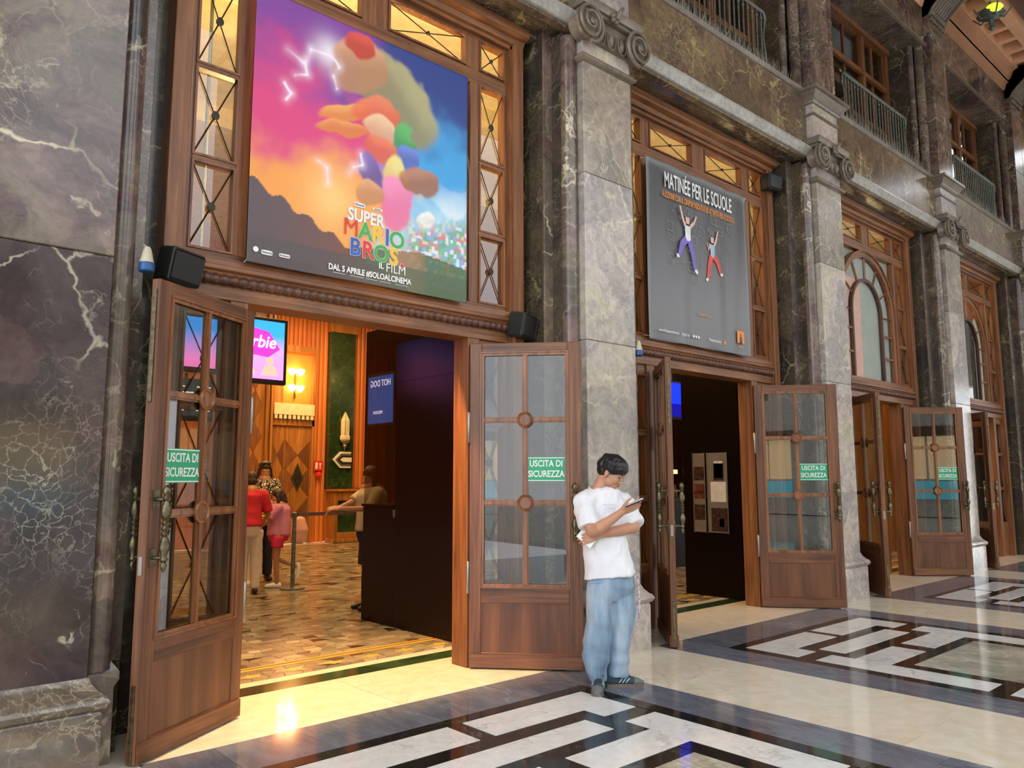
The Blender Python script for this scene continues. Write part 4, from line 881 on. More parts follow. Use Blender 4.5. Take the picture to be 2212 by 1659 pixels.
for i in range(9):
    o = empty('bottle', (10.45+i*.17, 8.5+.07*(i % 2), 1.163), label='dark glass bottle standing on the bar counter', cat='bottle', group='bottles on the bar counter'); MB().lathe([(.03, 0), (.032, .01), (.032, .15), (.012, .2), (.012, .26), (0, .262)], 10).build('glass', ('green_marble', 'bronze', 'blue_plastic')[i % 3], o)
oc = empty('lamp_globe', (11.0, 8.75, 1.163), label='orange glowing globe lamp on the bar counter', cat='lamp'); MB().ball((0, 0, .3), .1, 14, 10).build('globe', plain('orange_globe', (1, .3, .1), .4, emit=(1, .2, .05), es=3, noise_amt=0), oc); MB().lathe([(.05, 0), (.02, .03), (.02, .21)], 10).build('base', 'bronze', oc)
# third and fourth entrance interiors
i3 = empty('lobby_panelling', (0, 0, 0), label='orange slatted panelling with a green marble strip inside the third entrance', cat='panelling')
B('backing', 'wood_orange', i3, 14.4, 15.9, 7.05, 7.15, 1.95, 3.4)
for i in range(14): s = link('slat', sm, None, i3); s.location = (14.45+i*.108, 7.05, 1.95); s.scale = (.9, .9, 1.45)
B('dado', 'wood_dk', i3, 14.4, 15.9, 6.98, 7.15, 0, 1.94); B('green_strip', 'green_marble', i3, 15.92, 16.5, 7.0, 7.15, .0, 3.4); B('corner_post', 'wood_gold', i3, 16.55, 17.8, 7.0, 7.2, 0, 3.4)
B('jamb_post', 'wood_gold', i3, 12.98, 13.12, 5.45, 5.75, 0, 2.9); B('jamb_post', 'wood_gold', i3, 13.2, 13.3, 5.6, 6.0, 0, 2.9)
i4 = empty('curtain_wall', (0, 0, 0), label='dark red panel wall inside the farthest entrance', cat='panel wall')
M['red_wall'] = plain('dusky_red', (.3, .06, .06), .7); M['red_wall_dk'] = plain('deep_red', (.08, .008, .01), .6)
B('upper_panel', 'red_wall', i4, 16.9, 20, 5.92, 6.0, 1.9, 3.4); B('lower_panel', 'red_wall_dk', i4, 16.9, 20, 5.9, 6.0, 0, 1.9)
man3 = empty('draped_figure', (15.1, 6.6, 0), label='pink and purple draped figure seen through the third entrance door glass', cat='statue')
b = MB(); b.tube([(0, 0, .02), (.02, 0, .5), (0, 0, .9), (.02, 0, 1.2), (0, 0, 1.42)], [.2, .19, .17, .2, .08], 14, ends=True); b.ball((0, 0, 1.6), (.1, .11, .13)); b.tube([(.18, -.02, 1.35), (.3, -.08, 1.1), (.2, -.16, .95)], .05, 8, ends=True); b.tube([(-.18, -.02, 1.35), (-.3, -.08, 1.1), (-.2, -.16, .95)], .05, 8, ends=True)
link('drapery', remesh(b, .025, 3), M['raspberry'], man3)

# ---------------------------------------------------------------- loudspeakers, small spotlights on the front
def speaker(loc, rz, tilt, label, s=1):
    o = empty('loudspeaker', loc, 0, label=label, cat='loudspeaker'); o.rotation_euler = (tilt, 0, rz)
    vs = []; hw = .14*s; hh = .11*s
    b = MB(); b.prism([(-hw, -.06*s), (hw, -.06*s), (hw*.62, .12*s), (-hw*.62, .12*s)], -hh, hh, 'z'); me = b.mesh('body', 0)
    bo = link('body', me, M['black_plastic'], o); md = bo.modifiers.new('b', 'BEVEL'); md.width = .018*s; md.segments = 3
    gr = MB().box(-hw+.015, hw-.015, -.064*s-.004, -.06*s, -hh+.015, hh-.015, ch=.01).build('grille', 'black', o, 30)
    MB().tube([(0, .1*s, 0), (0, .2*s, .0)], .02, 8).build('bracket', 'iron', o); return o
speaker((1.63, 4.98, 2.86), math.radians(28), math.radians(12), 'black loudspeaker on the wooden ledge above the left end of the first entrance')
speaker((4.60, 4.98, 2.87), math.radians(22), math.radians(12), 'black loudspeaker on the wooden ledge above the right end of the first entrance')
speaker((9.02, 4.98, 5.36), math.radians(-8), math.radians(5), 'black loudspeaker at the upper right corner of the second window', .95)
def spot(loc, label):
    o = empty('spotlight', loc, 0, label=label, cat='spotlight'); o.scale = (.72, .72, .72)
    MB().lathe([(.02, .12), (.03, .1), (.055, -.01)], 14).build('hood', 'cream_plastic', o); MB().lathe([(.056, -.012), (.062, -.03), (.06, -.075), (.05, -.085)], 14).build('lamp_ring', 'blue_plastic', o); MB().tube([(0, 0, .1), (0, .1, .16)], .012, 6).build('bracket', 'cream_plastic', o)
spot((1.325, 4.62, 2.76), 'small cream and blue spotlight beside the left marble pilaster')
spot((5.75, 4.62, 2.74), 'small cream and blue spotlight on the right edge of the second pilaster')
# hanging lantern under the ceiling
ln = empty('lantern', (15.36, 4.02, 10.09), label='green hanging lantern with bright yellow-green glass below the coffers', cat='lamp')
MB().tube([(0, 0, .1), (0, 0, -.05)], .02, 6).build('rod', 'iron', ln)
M['limelit'] = plain('lit_lime', (.7, 1, .1), .4, emit=(.55, 1, .02), es=1.6, noise_amt=0)
MB().lathe([(.03, 0), (.2, -.05), (.24, -.12), (.05, -.22), (.03, -.34), (.06, -.38), (0, -.44)], 10, Matrix.Translation((0, 0, -.04))).build('body', 'iron', ln); MB().ball((-.1, -.08, -.12), (.15, .15, .08)).build('glass', 'limelit', ln)
for i in range(5): a = i*1.256; MB().tube([(0, 0, -.15), (.2*math.cos(a), .2*math.sin(a), -.25), (.34*math.cos(a), .34*math.sin(a), -.08)], .015, 6).build('arm', 'iron', ln)

# ---------------------------------------------------------------- banners
def ss(a, b, x): t = min(1, max(0, (x-a)/(b-a))); return t*t*(3-2*t)
def lerp(a, b, t): return tuple(x*(1-t)+y*t for x, y in zip(a, b))
def art(u, v):
    n = noise.noise(Vector((u*4, v*4, 3)))*.16+noise.noise(Vector((u*11, v*11, 9)))*.08+noise.noise(Vector((u*26, v*26, 4)))*.035
    uu, vv = u+n, v+n*.8
    left = lerp((.95, .36, .07), (.75, .05, .22), ss(.32, .55, vv)); left = lerp(left, (.24, .06, .36), ss(.6, .9, vv)); 
    right = lerp((.45, .75, .9), (.05, .38, .8), ss(.25, .5, vv)); right = lerp(right, (.02, .05, .26), ss(.55, .85, vv))
    c = lerp(left, right, ss(.46, .72, uu+.12*(vv-.5)))
    c = lerp(c, (1, .8, .3), .55*math.exp(-((u-.33)**2+(v-.3)**2)/.012)); c = lerp(c, (1, .95, 1), .8*math.exp(-((u-.3)**2+(v-.86)**2)/.004))
    c = lerp(c, (.85, .93, 1), .8*ss(.0, .2, noise.noise(Vector((u*6, v*8, 1))))*ss(.7, .9, u)*(1-ss(.3, .55, v)))
    # drifting colour clouds that stand in for the printed picture
    for (cu, cv, ru, rv, rot, col) in ((.63, .78, .22, .13, -.7, (.3, .27, .12)), (.44, .86, .13, .10, .2, (.5, .24, .12)), (.43, .93, .07, .05, 0, (.55, .04, .02)), (.39, .66, .11, .04, .35, (.8, .26, .04)), (.37, .58, .1, .035, .1, (.75, .22, .04)), (.53, .69, .1, .07, .2, (.8, .13, .05)), (.54, .62, .08, .06, 0, (.75, .4, .24)), (.56, .55, .1, .05, 0, (.75, .12, .05)), (.67, .62, .06, .07, 0, (.05, .32, .08)), (.69, .56, .06, .05, 0, (.1, .14, .5)), (.63, .46, .06, .09, -.1, (.85, .55, .15)), (.62, .35, .08, .11, .1, (.85, .16, .35)), (.74, .46, .1, .07, .2, (.35, .13, .05)), (.5, .44, .06, .08, .5, (.12, .08, .3)), (.5, .36, .07, .05, .2, (.6, .25, .1)), (.77, .3, .035, .04, 0, (.9, .85, .8))):
        du, dv = u-cu+n*.25, v-cv+n*.25; a = du*math.cos(rot)+dv*math.sin(rot); b2 = -du*math.sin(rot)+dv*math.cos(rot); q = (a/ru)**2+(b2/rv)**2
        if q < 1.25: c = lerp(c, lerp(col, tuple(min(1, x*1.9+.05) for x in col), ss(.2, -.8, (b2/rv))*0+ss(-.3, .9, (b2/rv))*.6), .92*(1-ss(.8, 1.25, q)))
    if u > .62 and v < .36:     # bright speckle of a far town and gardens
        k = noise.cell(Vector((u*60+9*n, v*64+9*n, 2))); pal = ((.75, .1, .08), (.85, .85, .85), (.15, .45, .12), (.2, .35, .75), (.8, .6, .35), (.1, .3, .1))
        c = lerp(c, pal[int(abs(k)*97) % 6], .75*ss(.62, .74, u)*(1-ss(.24, .36, v+.25*(.85-u))))
    g = .30-.42*u+.012*math.sin(u*60)
    if v < g: c = lerp((.11, .075, .085), (.2, .07, .05), ss(0, .5, u))
    e = .17-.12*abs(u-.75)
    if v < e and u > .42 and v >= g: c = lerp(c, lerp((.07, .14, .05), (.33, .17, .07), ss(.02, -.05, abs(u-.68)-.1)), .9)
    if v < .1: c = lerp(c, lerp((.085, .07, .075), (.08, .13, .07), ss(.3, .7, u)), .75)
    for pts in (((.12, .80), (.19, .78), (.22, .84), (.3, .85), (.35, .82), (.33, .78), (.35, .74)), ((.22, .84), (.2, .78), (.21, .74), (.16, .72)), ((.12, .68), (.15, .65), (.13, .62)), ((.45, .5), (.46, .46), (.42, .44), (.4, .41)), ((.26, .42), (.3, .4), (.31, .35))):
        for (a, b2) in zip(pts, pts[1:]):
            px, py = b2[0]-a[0], b2[1]-a[1]; t = max(0, min(1, ((u-a[0])*px+(v-a[1])*py)/(px*px+py*py))); d = math.hypot(u-a[0]-px*t+n*.08, v-a[1]-py*t+n*.08)
            c = lerp(c, (1, .85, 1), .9*math.exp(-(d/.0045)**2)+.25*math.exp(-(d/.02)**2))
    return c
M['vinyl'] = vcol('printed_vinyl', .38)
b1 = empty('banner', (0, 0, 0), label='large colourful film banner, purple to orange and blue, above the first entrance', cat='banner')
X0, X1, Z0, Z1, YB = 2.07, 3.98, 2.99, 5.0, 5.02
wob = lambda u, v: .005*math.sin(u*7+v*2)*math.sin(math.pi*min(1, v*1.3+.1))-.003*math.cos(v*5)+.012*ss(.04, 0, v)*math.sin(u*9)*.3
sheet = printed('sheet', X0, X1, Z0, Z1, YB, 200, 210, art, M['vinyl'], b1, wob)
so = sheet.modifiers.new('s', 'SOLIDIFY'); so.thickness = .002; so.offset = 1
M['ed_red'] = plain('print_red', (.75, .04, .02), .4, noise_amt=.05); M['ed_green'] = plain('print_green', (.06, .42, .08), .4, noise_amt=.05); M['ed_yellow'] = plain('print_yellow', (.9, .55, .02), .4, noise_amt=.05); M['ed_blue'] = plain('print_blue', (.03, .12, .5), .4, noise_amt=.05); M['ed_orange'] = plain('print_orange', (.85, .28, .03), .4, noise_amt=.05)
YT = YB-.012
def letters(word, x, z, size, cols, par, dx, tilt=0):
    for i, ch in enumerate(word):
        for y, m, bd in ((YT+.0015, 'white', size*(0 if ch == 'M' else .042)), (YT-.001, cols[i % len(cols)], size*(0 if ch == 'M' else .024))):
            l = text('lettering', ch, size, m, par, (x+dx[i] if isinstance(dx, list) else x+dx*i, y, z+tilt*i), FRONT, sx=.95, bold=bd)
def flat(word, x, z, size, m, par, y=None, sx=1, bold=.0, align='CENTER'): return text('lettering', word, size, m, par, (x, y or YT, z), FRONT, align=align, sx=sx, bold=bold)
flat('SUPER', 2.99, 3.50, .135, 'white', b1, sx=.85, bold=.0045)
letters('MARIO', 2.86, 3.395, .185, ['ed_red', 'ed_green', 'ed_yellow', 'ed_blue', 'ed_green'], b1, [0, .125, .235, .32, .41], -.004)
letters('BROS.', 2.9, 3.25, .185, ['ed_blue', 'ed_red', 'ed_green', 'ed_yellow', 'ed_red'], b1, [0, .11, .23, .345, .42], -.004)
flat('IL', 3.13, 3.15, .06, 'white', b1, bold=.002); flat('FILM', 3.265, 3.145, .1, 'white', b1, sx=.95, bold=0)
flat('DAL 5 APRILE #SOLOALCINEMA', 3.045, 3.067, .062, 'white', b1, sx=.82, bold=.0022)
for i, (a, b) in enumerate(((2.72, 2.82), (2.86, 2.98), (3.0, 3.1), (3.12, 3.22), (3.26, 3.38))): B('underline', 'white', b1, a, b, YT-.001, YT, 3.028, 3.031)
def pill(x, z, w, h, par, word):
    MB().prism([(x+w*c*.5+(w*.3 if c > 0 else -w*.3)*0, z+h*s*.5) for c, s in [(math.copysign(abs(math.cos(t))**.4, math.cos(t)), math.copysign(abs(math.sin(t))**.6, math.sin(t))) for t in [i*2*math.pi/20 for i in range(20)]]], YT, YT+.001, 'y').build('logo', 'white', par, 0)
    text('lettering', word, h*.75, 'photo_dk', par, (x, YT-.001, z), FRONT, sx=.8)
pill(2.21, 3.075, .085, .034, b1, 'Nintendo'); pill(2.34, 3.077, .085, .028, b1, 'illumination'); pill(2.93, 3.59, .1, .036, b1, 'Nintendo'); pill(3.09, 3.592, .09, .02, b1, 'illumination')
MB().lathe([(0, 0), (.02, 0), (.02, .001), (0, .001)], 16, Matrix.Translation((2.13, YT, 3.085)) @ Matrix.Rotation(math.pi/2, 4, 'X')).build('logo', 'white', b1)
for (x, z) in ((X0+.01, Z0+.02), (X1-.02, Z0+.02), (X1-.02, Z1-.02), (X0+.02, Z1-.02)): MB().tube([(x, YB, z), (x, YB+.09, z-.02)], .004, 5).build('tie', 'white', b1)

b2_ = empty('banner', (0, 0, 0), label='grey school matinee banner with two jumping figures above the second entrance', cat='banner')
def grey(u, v):
    f = .5*noise.noise(Vector((u*3, v*1.2, 5)))+.5
    c = lerp((.075, .075, .08), (.2, .2, .215), (1-ss(.15, .8, v))*.85+.15*f); c = lerp(c, (.3, .33, .35), ss(.035, 0, min(u, 1-u)/1.0)*.6+.6*ss(.965, 1, v)); return c
S0, S1, T0, T1 = 6.44, 8.40, 2.99, 5.0
wob2 = lambda u, v: .009*math.sin(u*16+v*4)*(1-v*.6)+.006*math.sin(u*5+1)+.004*math.sin(u*37-v*3)-.02*ss(.97, 1, v)*abs(math.sin(u*8))+.03*ss(.03, 0, v)*math.sin(u*13)*.5
sh = printed('sheet', S0, S1, T0, T1, YB, 90, 90, grey, M['vinyl'], b2_, wob2); so = sh.modifiers.new('s', 'SOLIDIFY'); so.thickness = .002; so.offset = 1
Y2 = YB-.02
flat('MATINÉE PER LE SCUOLE', 7.40, 4.80, .25, 'white', b2_, y=Y2, sx=.475, bold=.0035)
flat('A LEZIONE CON IL CINEMA! INIZIATIVE ED ATTIVITÀ PER LE SCUOLE', 7.40, 4.635, .098, 'ed_orange', b2_, y=Y2, sx=.465, bold=.0012)
flat('Scopri di più', 7.44, 3.37, .05, 'ed_orange', b2_, y=Y2)
flat('www.thespacecinema.it    Seguici su', 6.85, 3.10, .05, 'white', b2_, y=Y2, sx=.75); flat('Thespacecinema', 7.62, 3.10, .05, 'white', b2_, y=Y2, sx=.75)
for i in range(3): MB().lathe([(0, 0), (.017, 0), (.017, .001), (0, .001)], 14, Matrix.Translation((7.2+i*.05, Y2, 3.1)) @ Matrix.Rotation(math.pi/2, 4, 'X')).build('logo', 'white', b2_)
B('logo', 'ed_orange', b2_, 7.8, 7.84, Y2, Y2+.001, 3.08, 3.12); B('logo', 'ed_orange', b2_, 8.09, 8.24, Y2, Y2+.001, 3.13, 3.28)
MB().prism([(8.13, 3.13), (8.20, 3.13), (8.185, 3.2), (8.175, 3.22), (8.175, 3.25), (8.155, 3.25), (8.155, 3.22), (8.145, 3.2)], Y2-.001, Y2, 'y').build('logo', 'photo_dk', b2_, 0); flat('space', 8.165, 3.095, .045, 'ed_orange', b2_, y=Y2)
M['pr_violet'] = plain('print_violet', (.2, .14, .55), .5); M['pr_red'] = plain('print_scarlet', (.75, .07, .06), .5); M['pr_blue'] = plain('print_pale_blue', (.4, .5, .65), .5); M['pr_skin'] = plain('print_skin', (.75, .48, .4), .5); M['chalk'] = plain('chalk', (.33, .33, .34), .6); M['pr_white'] = plain('print_white', (.8, .82, .85), .5)
def fig(x, z, s, top, leg, f):
    def limb(pts, r, m, n='picture'):
        MB().tube([(x+a*s*f, Y2, z+b*s) for a, b in pts], [(q*s, q*s) for q in r], 6, Matrix.Translation((0, Y2*.94, 0)) @ Matrix.Diagonal((1, .06, 1, 1))).build(n, m, b2_)
    limb([(-.05, .0), (-.18, -.1), (-.28, -.34)], [.075, .065, .045], leg); limb([(.05, .0), (.14, -.25), (.2, -.52)], [.075, .06, .045], leg)
    limb([(0, -.02), (0, .12), (-.0, .26)], [.085, .08, .09], top); limb([(-.08, .26), (-.16, .42), (-.22, .6)], [.035, .026, .02], 'pr_skin'); limb([(.08, .26), (.2, .36), (.28, .5)] if f > 0 else [(.08, .26), (.14, .12), (.2, .26)], [.035, .026, .02], 'pr_skin')
    limb([(0, .3), (0, .42)], [.05, .06], 'pr_skin'); limb([(-.28, -.34), (-.36, -.36)], [.04, .03], 'pr_white'); limb([(.2, -.52), (.27, -.58)], [.04, .03], 'pr_white')
fig(7.15, 4.2, .62, 'pr_white', 'pr_violet', 1); fig(7.63, 4.1, .54, 'pr_blue', 'pr_red', -1)
rnd = random.Random(5); ck = MB()
for i in range(60):
    x, z = rnd.uniform(6.82, 8.05), rnd.uniform(3.75, 4.55); a = rnd.uniform(0, 3.1); l = rnd.uniform(.02, .09)
    ck.box(-l/2, l/2, 0, .001, -.0022, .0022, Matrix.Translation((x, Y2+.002, z)) @ Matrix.Rotation(a, 4, 'Y'))
    if i % 4 == 0:
        for q in range(4): ck.box(-.05, .05, 0, .001, -.002, .002, Matrix.Translation((x, Y2+.002, z)) @ Matrix.Rotation(q*math.pi/2+a*.1, 4, 'Y') @ Matrix.Translation((0, 0, .05)))
tag(ck.build('chalk_drawing', 'chalk', b2_, 0), kind='stuff')
for (x, z) in ((S0+.01, T0+.02), (S1-.03, T0+.02), (S1-.02, T1-.02), (S0+.02, T1-.02)): MB().tube([(x, YB-.02, z), (x, YB+.09, z+.03)], .004, 5).build('tie', 'white', b2_)
# ================================================================ PEOPLE
def frame3(F, up=(0, 0, 1)):
    F = Vector(F).normalized(); R = F.cross(Vector(up)).normalized(); U = R.cross(F).normalized()
    return Matrix((R, F, U)).transposed()      # columns: right, forward, up
def hand(b, wrist, d, nrm, curl=.5, s=1., thumb=1, spread=.08, r=.0085):
    """palm and five fingers; d = pointing direction, nrm = back of the hand"""
    d = Vector(d).normalized(); nrm = Vector(nrm); nrm = (nrm-d*nrm.dot(d)).normalized(); side = d.cross(nrm)*thumb
    W = Vector(wrist)
    b.tube([W-d*.03*s, W+d*.0*s, W+d*.045*s, W+d*.088*s], [(.024*s, .018*s), (.024*s, .017*s), (.038*s, .014*s), (.036*s, .011*s)], 12) if False else None
    for k in range(5):
        t = (k-2)/2; b.tube([W+side*t*.012*s-d*.02, W+side*t*.026*s+d*.045*s, W+side*t*.031*s+d*.088*s], [.017*s, .0135*s, .0105*s], 8, ends=True)
    L = (.068, .078, .073, .056)
    for i in range(4):
        t = (1.5-i)/1.5; p = W+side*t*.031*s+d*.088*s; a = 0; q = [p]; dd = (d+side*t*spread).normalized()
        for seg, f in enumerate((.45, .3, .25)):
            a += curl*(.55, .8, .6)[seg]; v = dd*math.cos(a)-nrm*math.sin(a); q.append(q[-1]+v*L[i]*f*s)
        b.tube(q, [r*s*1.08, r*s, r*s*.93, r*s*.8], 8, ends=True)
    p = W+side*.026*s+d*.018*s; v1 = (d*.75+side*.7-nrm*.25).normalized(); v2 = (d*.95+side*.25-nrm*.35).normalized(); v3 = (d*.98+side*.0-nrm*.35).normalized()
    b.tube([p-d*.01, p+v1*.038*s, p+v1*.038*s+v2*.03*s, p+v1*.038*s+v2*.03*s+v3*.026*s], [.0155*s, .0115*s, .0105*s, .008*s], 8, ends=True)
def head(b, c, Rm, s=1., nose=True):
    """skull, jaw, nose, brow, ears; c = centre of the skull, Rm columns right/forward/up"""
    def e(p, r): b.ball(Vector(c)+Rm @ (Vector(p)*s), tuple(q*s for q in r), 20, 14, Rm)
    e((0, -.012, .012), (.076, .096, .088)); e((0, .028, -.03), (.066, .066, .08)); e((0, .046, -.085), (.046, .048, .036)); e((0, .073, -.103), (.022, .018, .016))
    for sx in (-1, 1):
        e((sx*.036, .062, -.045), (.03, .03, .032)); e((sx*.05, .02, -.075), (.02, .045, .03)); e((sx*.027, .083, .006), (.026, .012, .011))
        e((sx*.076, -.006, -.022), (.007, .017, .03)); e((sx*.08, -.014, -.02), (.009, .009, .027)); e((sx*.079, -.004, -.045), (.008, .009, .01))
        e((sx*.029, .075, -.012), (.014, .012, .012))
    def P(p): return Vector(c)+Rm @ (Vector(p)*s)
    b.tube([P((0, .088, -.008)), P((0, .102, -.03)), P((0, .112, -.047))], [.0075*s, .0095*s, .0125*s], 8, ends=True)
    for sx in (-1, 1): b.ball(P((sx*.012, .098, -.05)), .0085*s, 8, 6)
    e((0, .091, -.071), (.021, .011, .0055)); e((0, .089, -.080), (.018, .011, .006))

# ---- the man leaning by the second pilaster
TH = .7185124; MO = Vector((4.46, 3.9, 0)); MA = Vector((.6583, -.7528, 0)); MBv = Vector((-.7528, -.6583, 0))
def m(u, v, bb=0.):       # figure sketch units: 290 to the metre across, 301 up
    a = (u-1318)/290; z = (1488-v)/301
    z = (1488+82*bb*(1-z/1.5)-v)/301
    return MO+MA*a+MBv*bb+Vector((0, 0, z))
def dirv(a, bb, z): return (MA*a+MBv*bb+Vector((0, 0, z))).normalized()
mn = empty('person', (4.46, 3.9, 0), label='young man in a white T-shirt and blue jeans standing looking at a phone', cat='person')
def pk(o):   # keep world coordinates under the person's empty
    o.matrix_parent_inverse = Matrix.Translation((-4.46, -3.9, 0)); return o
HF = dirv(.80, .34, -.50); HR = frame3(HF, dirv(.0, .0, 1)); HC = m(1328, 1013, .02)
sb = MB()
head(sb, HC, HR, .97)
sb.tube([HC+HR @ Vector((0, -.03, -.05)), m(1302, 1048, 0), m(1293, 1066, -.01)], [.056, .056, .068], 14, ends=True)
sb.tube([m(1298, 1084, .0), m(1302, 1110, 0), m(1310, 1160, 0), m(1318, 1220, 0), m(1320, 1250, 0)], [(.1, .06), (.12, .08), (.12, .08), (.12, .08), (.11, .08)], 16, ends=True, ref=MA)
sb.tube([m(1272, 1087, .09), m(1312, 1084, 0), m(1352, 1091, -.1)], [.042, .045, .042], 12, ends=True)
# near arm: elbow down, forearm raised to the phone
sb.tube([m(1270, 1092, .11), m(1274, 1120, .165), m(1283, 1146, .21)], [.056, .05, .046], 14, ends=True)
sb.tube([m(1283, 1147, .21), m(1300, 1139, .25), m(1322, 1123, .27), m(1346, 1104, .28)], [(.043, .045), (.046, .046), (.036, .036), (.026, .03)], 14, ends=True)
hand(sb, m(1347, 1103, .28), dirv(.93, .0, .42), dirv(.25, .75, -.62), curl=.38, s=.98, thumb=-1)
# far arm folded across
sb.tube([m(1354, 1090, -.12), m(1366, 1115, -.06), m(1372, 1138, .0)], [.054, .05, .045], 14, ends=True)
sb.tube([m(1371, 1138, .0), m(1345, 1144, .07), m(1318, 1150, .14), m(1294, 1155, .165)], [(.042, .046), (.045, .047), (.036, .036), (.025, .03)], 14, ends=True)
hand(sb, m(1295, 1154, .165), dirv(-.93, .0, -.32), dirv(-.2, .95, .2), curl=.35, s=.98, thumb=1)
# legs inside the jeans
for pts in ([m(1302, 1258, .04), m(1292, 1350, .05), m(1290, 1472, .0)], [m(1340, 1258, -.05), m(1338, 1350, -.06), m(1330, 1466, -.09)]):
    sb.tube(pts, [.07, .05, .034], 12, ends=True)
sb.tube([m(1308, 1262, .03), m(1334, 1262, -.04)], .085, 12, ends=True)
body = link('body', remesh(sb, .0042, 5, .5), M['skin'], mn); pk(body)
# face details
def hp(p): return HC+HR @ (Vector(p)*.97)
fb = MB()
for sx in (-1, 1):
    fb.tube([hp((sx*.044, .082, -.008)), hp((sx*.030, .0925, -.014)), hp((sx*.017, .091, -.011))], [.0012, .003, .0012], 6, ends=True)
pk(fb.build('eyelashes', 'hair', mn, 60))
fb = MB()
for sx in (-1, 1): fb.tube([hp((sx*.052, .078, .008)), hp((sx*.034, .0945, .016)), hp((sx*.015, .096, .012))], [.001, .0032, .002], 6, ends=True)
pk(fb.build('eyebrows', 'hair', mn, 60))
M['lips'] = plain('lips', (.36, .12, .1), .45)
fb = MB(); fb.tube([hp((-.02, .092, -.077)), hp((-.008, .102, -.0735)), hp((.008, .102, -.0735)), hp((.02, .092, -.077))], [.002, .004, .004, .002], 6, ends=True); fb.tube([hp((-.016, .093, -.079)), hp((0, .101, -.0815)), hp((.016, .093, -.079))], [.002, .0048, .002], 6, ends=True)
pk(fb.build('lips', 'lips', mn, 60))
fb = MB()    # thin wire spectacles
for sx in (-1, 1):
    cx = sx*.033; pts = [hp((cx+.023*math.cos(a), .110-.35*abs(sx*(cx+.023*math.cos(a)))**1.2*.6, -.016+.018*math.sin(a))) for a in [i*2*math.pi/16 for i in range(17)]]
    fb.tube(pts, .0011, 5); fb.tube([hp((sx*.056, .096, -.010)), hp((sx*.077, .05, -.010)), hp((sx*.081, -.012, -.012))], .0012, 5)
fb.tube([hp((-.011, .107, -.012)), hp((0, .110, -.009)), hp((.011, .107, -.012))], .0012, 5)
pk(fb.build('spectacles', 'steel', mn, 60))
# hair: cap plus locks that fall to the fringe
hb = MB()
def he(p, r): hb.ball(hp(p), r, 20, 14, HR)
he((0, -.022, .03), (.087, .106, .092)); he((0, .02, .055), (.08, .085, .068)); he((0, -.055, -.015), (.078, .068, .065)); he((0, .06, .05), (.072, .048, .042))
rnd = random.Random(4)
for i in range(150):
    az = rnd.uniform(-math.pi, math.pi); fr = math.cos(az)            # az=0 forward
    low = .016 if fr > .35 else (-.005 if abs(fr) < .4 else -.07)
    if abs(fr) <= .4: low = .008
    pts = []
    for t in (0, .33, .66, 1):
        th = t*math.acos(max(-.95, min(.95, (low-.02+rnd.uniform(-.012, .012))/.1)))
        rr = .089+.012*math.sin(t*3); x = math.sin(az)*math.sin(th)*(rr+.002); y = math.cos(az)*math.sin(th)*(rr+.018)-.018; z = math.cos(th)*(.098)+.026
        pts.append(hp((x+rnd.uniform(-.003, .003), y, z)))
    hb.tube(pts, [.012, .011, .008, .0025], 6, ends=True)
pk(link('hair', remesh(hb, .0035, 2, .4), M['hair'], mn))
# T-shirt
def folds(p):
    q = p*1.0; a_ = (p-MO).dot(MA); return .004+.014*noise.noise(Vector((a_*10+q.z*6, 7, q.z*2.4)))+.010*noise.noise(Vector((a_*22-q.z*9, 2, q.z*7)))+.010*noise.noise(Vector((q.x*5, q.y*5, q.z*1.6)))+.007*noise.noise(Vector((q.x*13+q.z*6, q.y*13, q.z*5)))+.004*noise.noise(Vector((q.x*30, q.y*30, q.z*9)))
ts = MB()
ts.tube([m(1297, 1061, 0), m(1303, 1071, 0), m(1308, 1092, 0), m(1308, 1125, .0), m(1309, 1165, 0), m(1315, 1205, 0), m(1320, 1246, 0)], [(.085, .075), (.14, .1), (.165, .125), (.165, .13), (.165, .13), (.178, .135), (.196, .145)], 28, ref=MA)
ts.tube([m(1262, 1083, .12), m(1280, 1076, .06), m(1300, 1070, .0), m(1330, 1074, -.06), m(1356, 1086, -.12)], [.066, .078, .082, .075, .064], 16, ends=True)
ts.tube([m(1266, 1084, .12), m(1266, 1102, .15), m(1272, 1120, .17), m(1277, 1138, .19)], [.066, .074, .076, .078], 18)
ts.tube([m(1356, 1087, -.12), m(1364, 1108, -.08), m(1371, 1126, -.04), m(1377, 1134, -.02)], [.066, .07, .072, .066], 18)
tsm = displace(remesh(ts, .0075, 5), folds); pk(link('t_shirt', tsm, M['cotton'], mn))
fb = MB(); cN = m(1297, 1058, 0); ax = dirv(.35, .15, 1); fr3 = frame3(ax.orthogonal(), ax)
R1_ = (MA*1.0); R2_ = ax.cross(MA).normalized(); R1_ = R2_.cross(ax).normalized()
fb.tube([cN+R1_*.075*math.cos(a)+R2_*.072*math.sin(a) for a in [i*2*math.pi/24 for i in range(25)]], .009, 8)
pk(fb.build('collar', 'cotton', mn, 60))
M['ink'] = plain('shirt_print', (.42, .46, .55), .7)
pb = empty('chest_print', parent=mn); pk(pb)
for i, (u0, v0, w_) in enumerate(((1318, 1088, .12), (1326, 1096, .05))):
    q = m(u0, v0, .155); o = text('lettering', ('casa blanca', 'milano')[i], .022, 'ink', pb, q, (0, 0, 0), ext=.0004, sx=.9)
    z = dirv(.16, .98, .05); x = Vector((0, 0, 1)).cross(z).normalized(); y = z.cross(x); o.rotation_euler = Matrix((x, y, z)).transposed().to_euler()
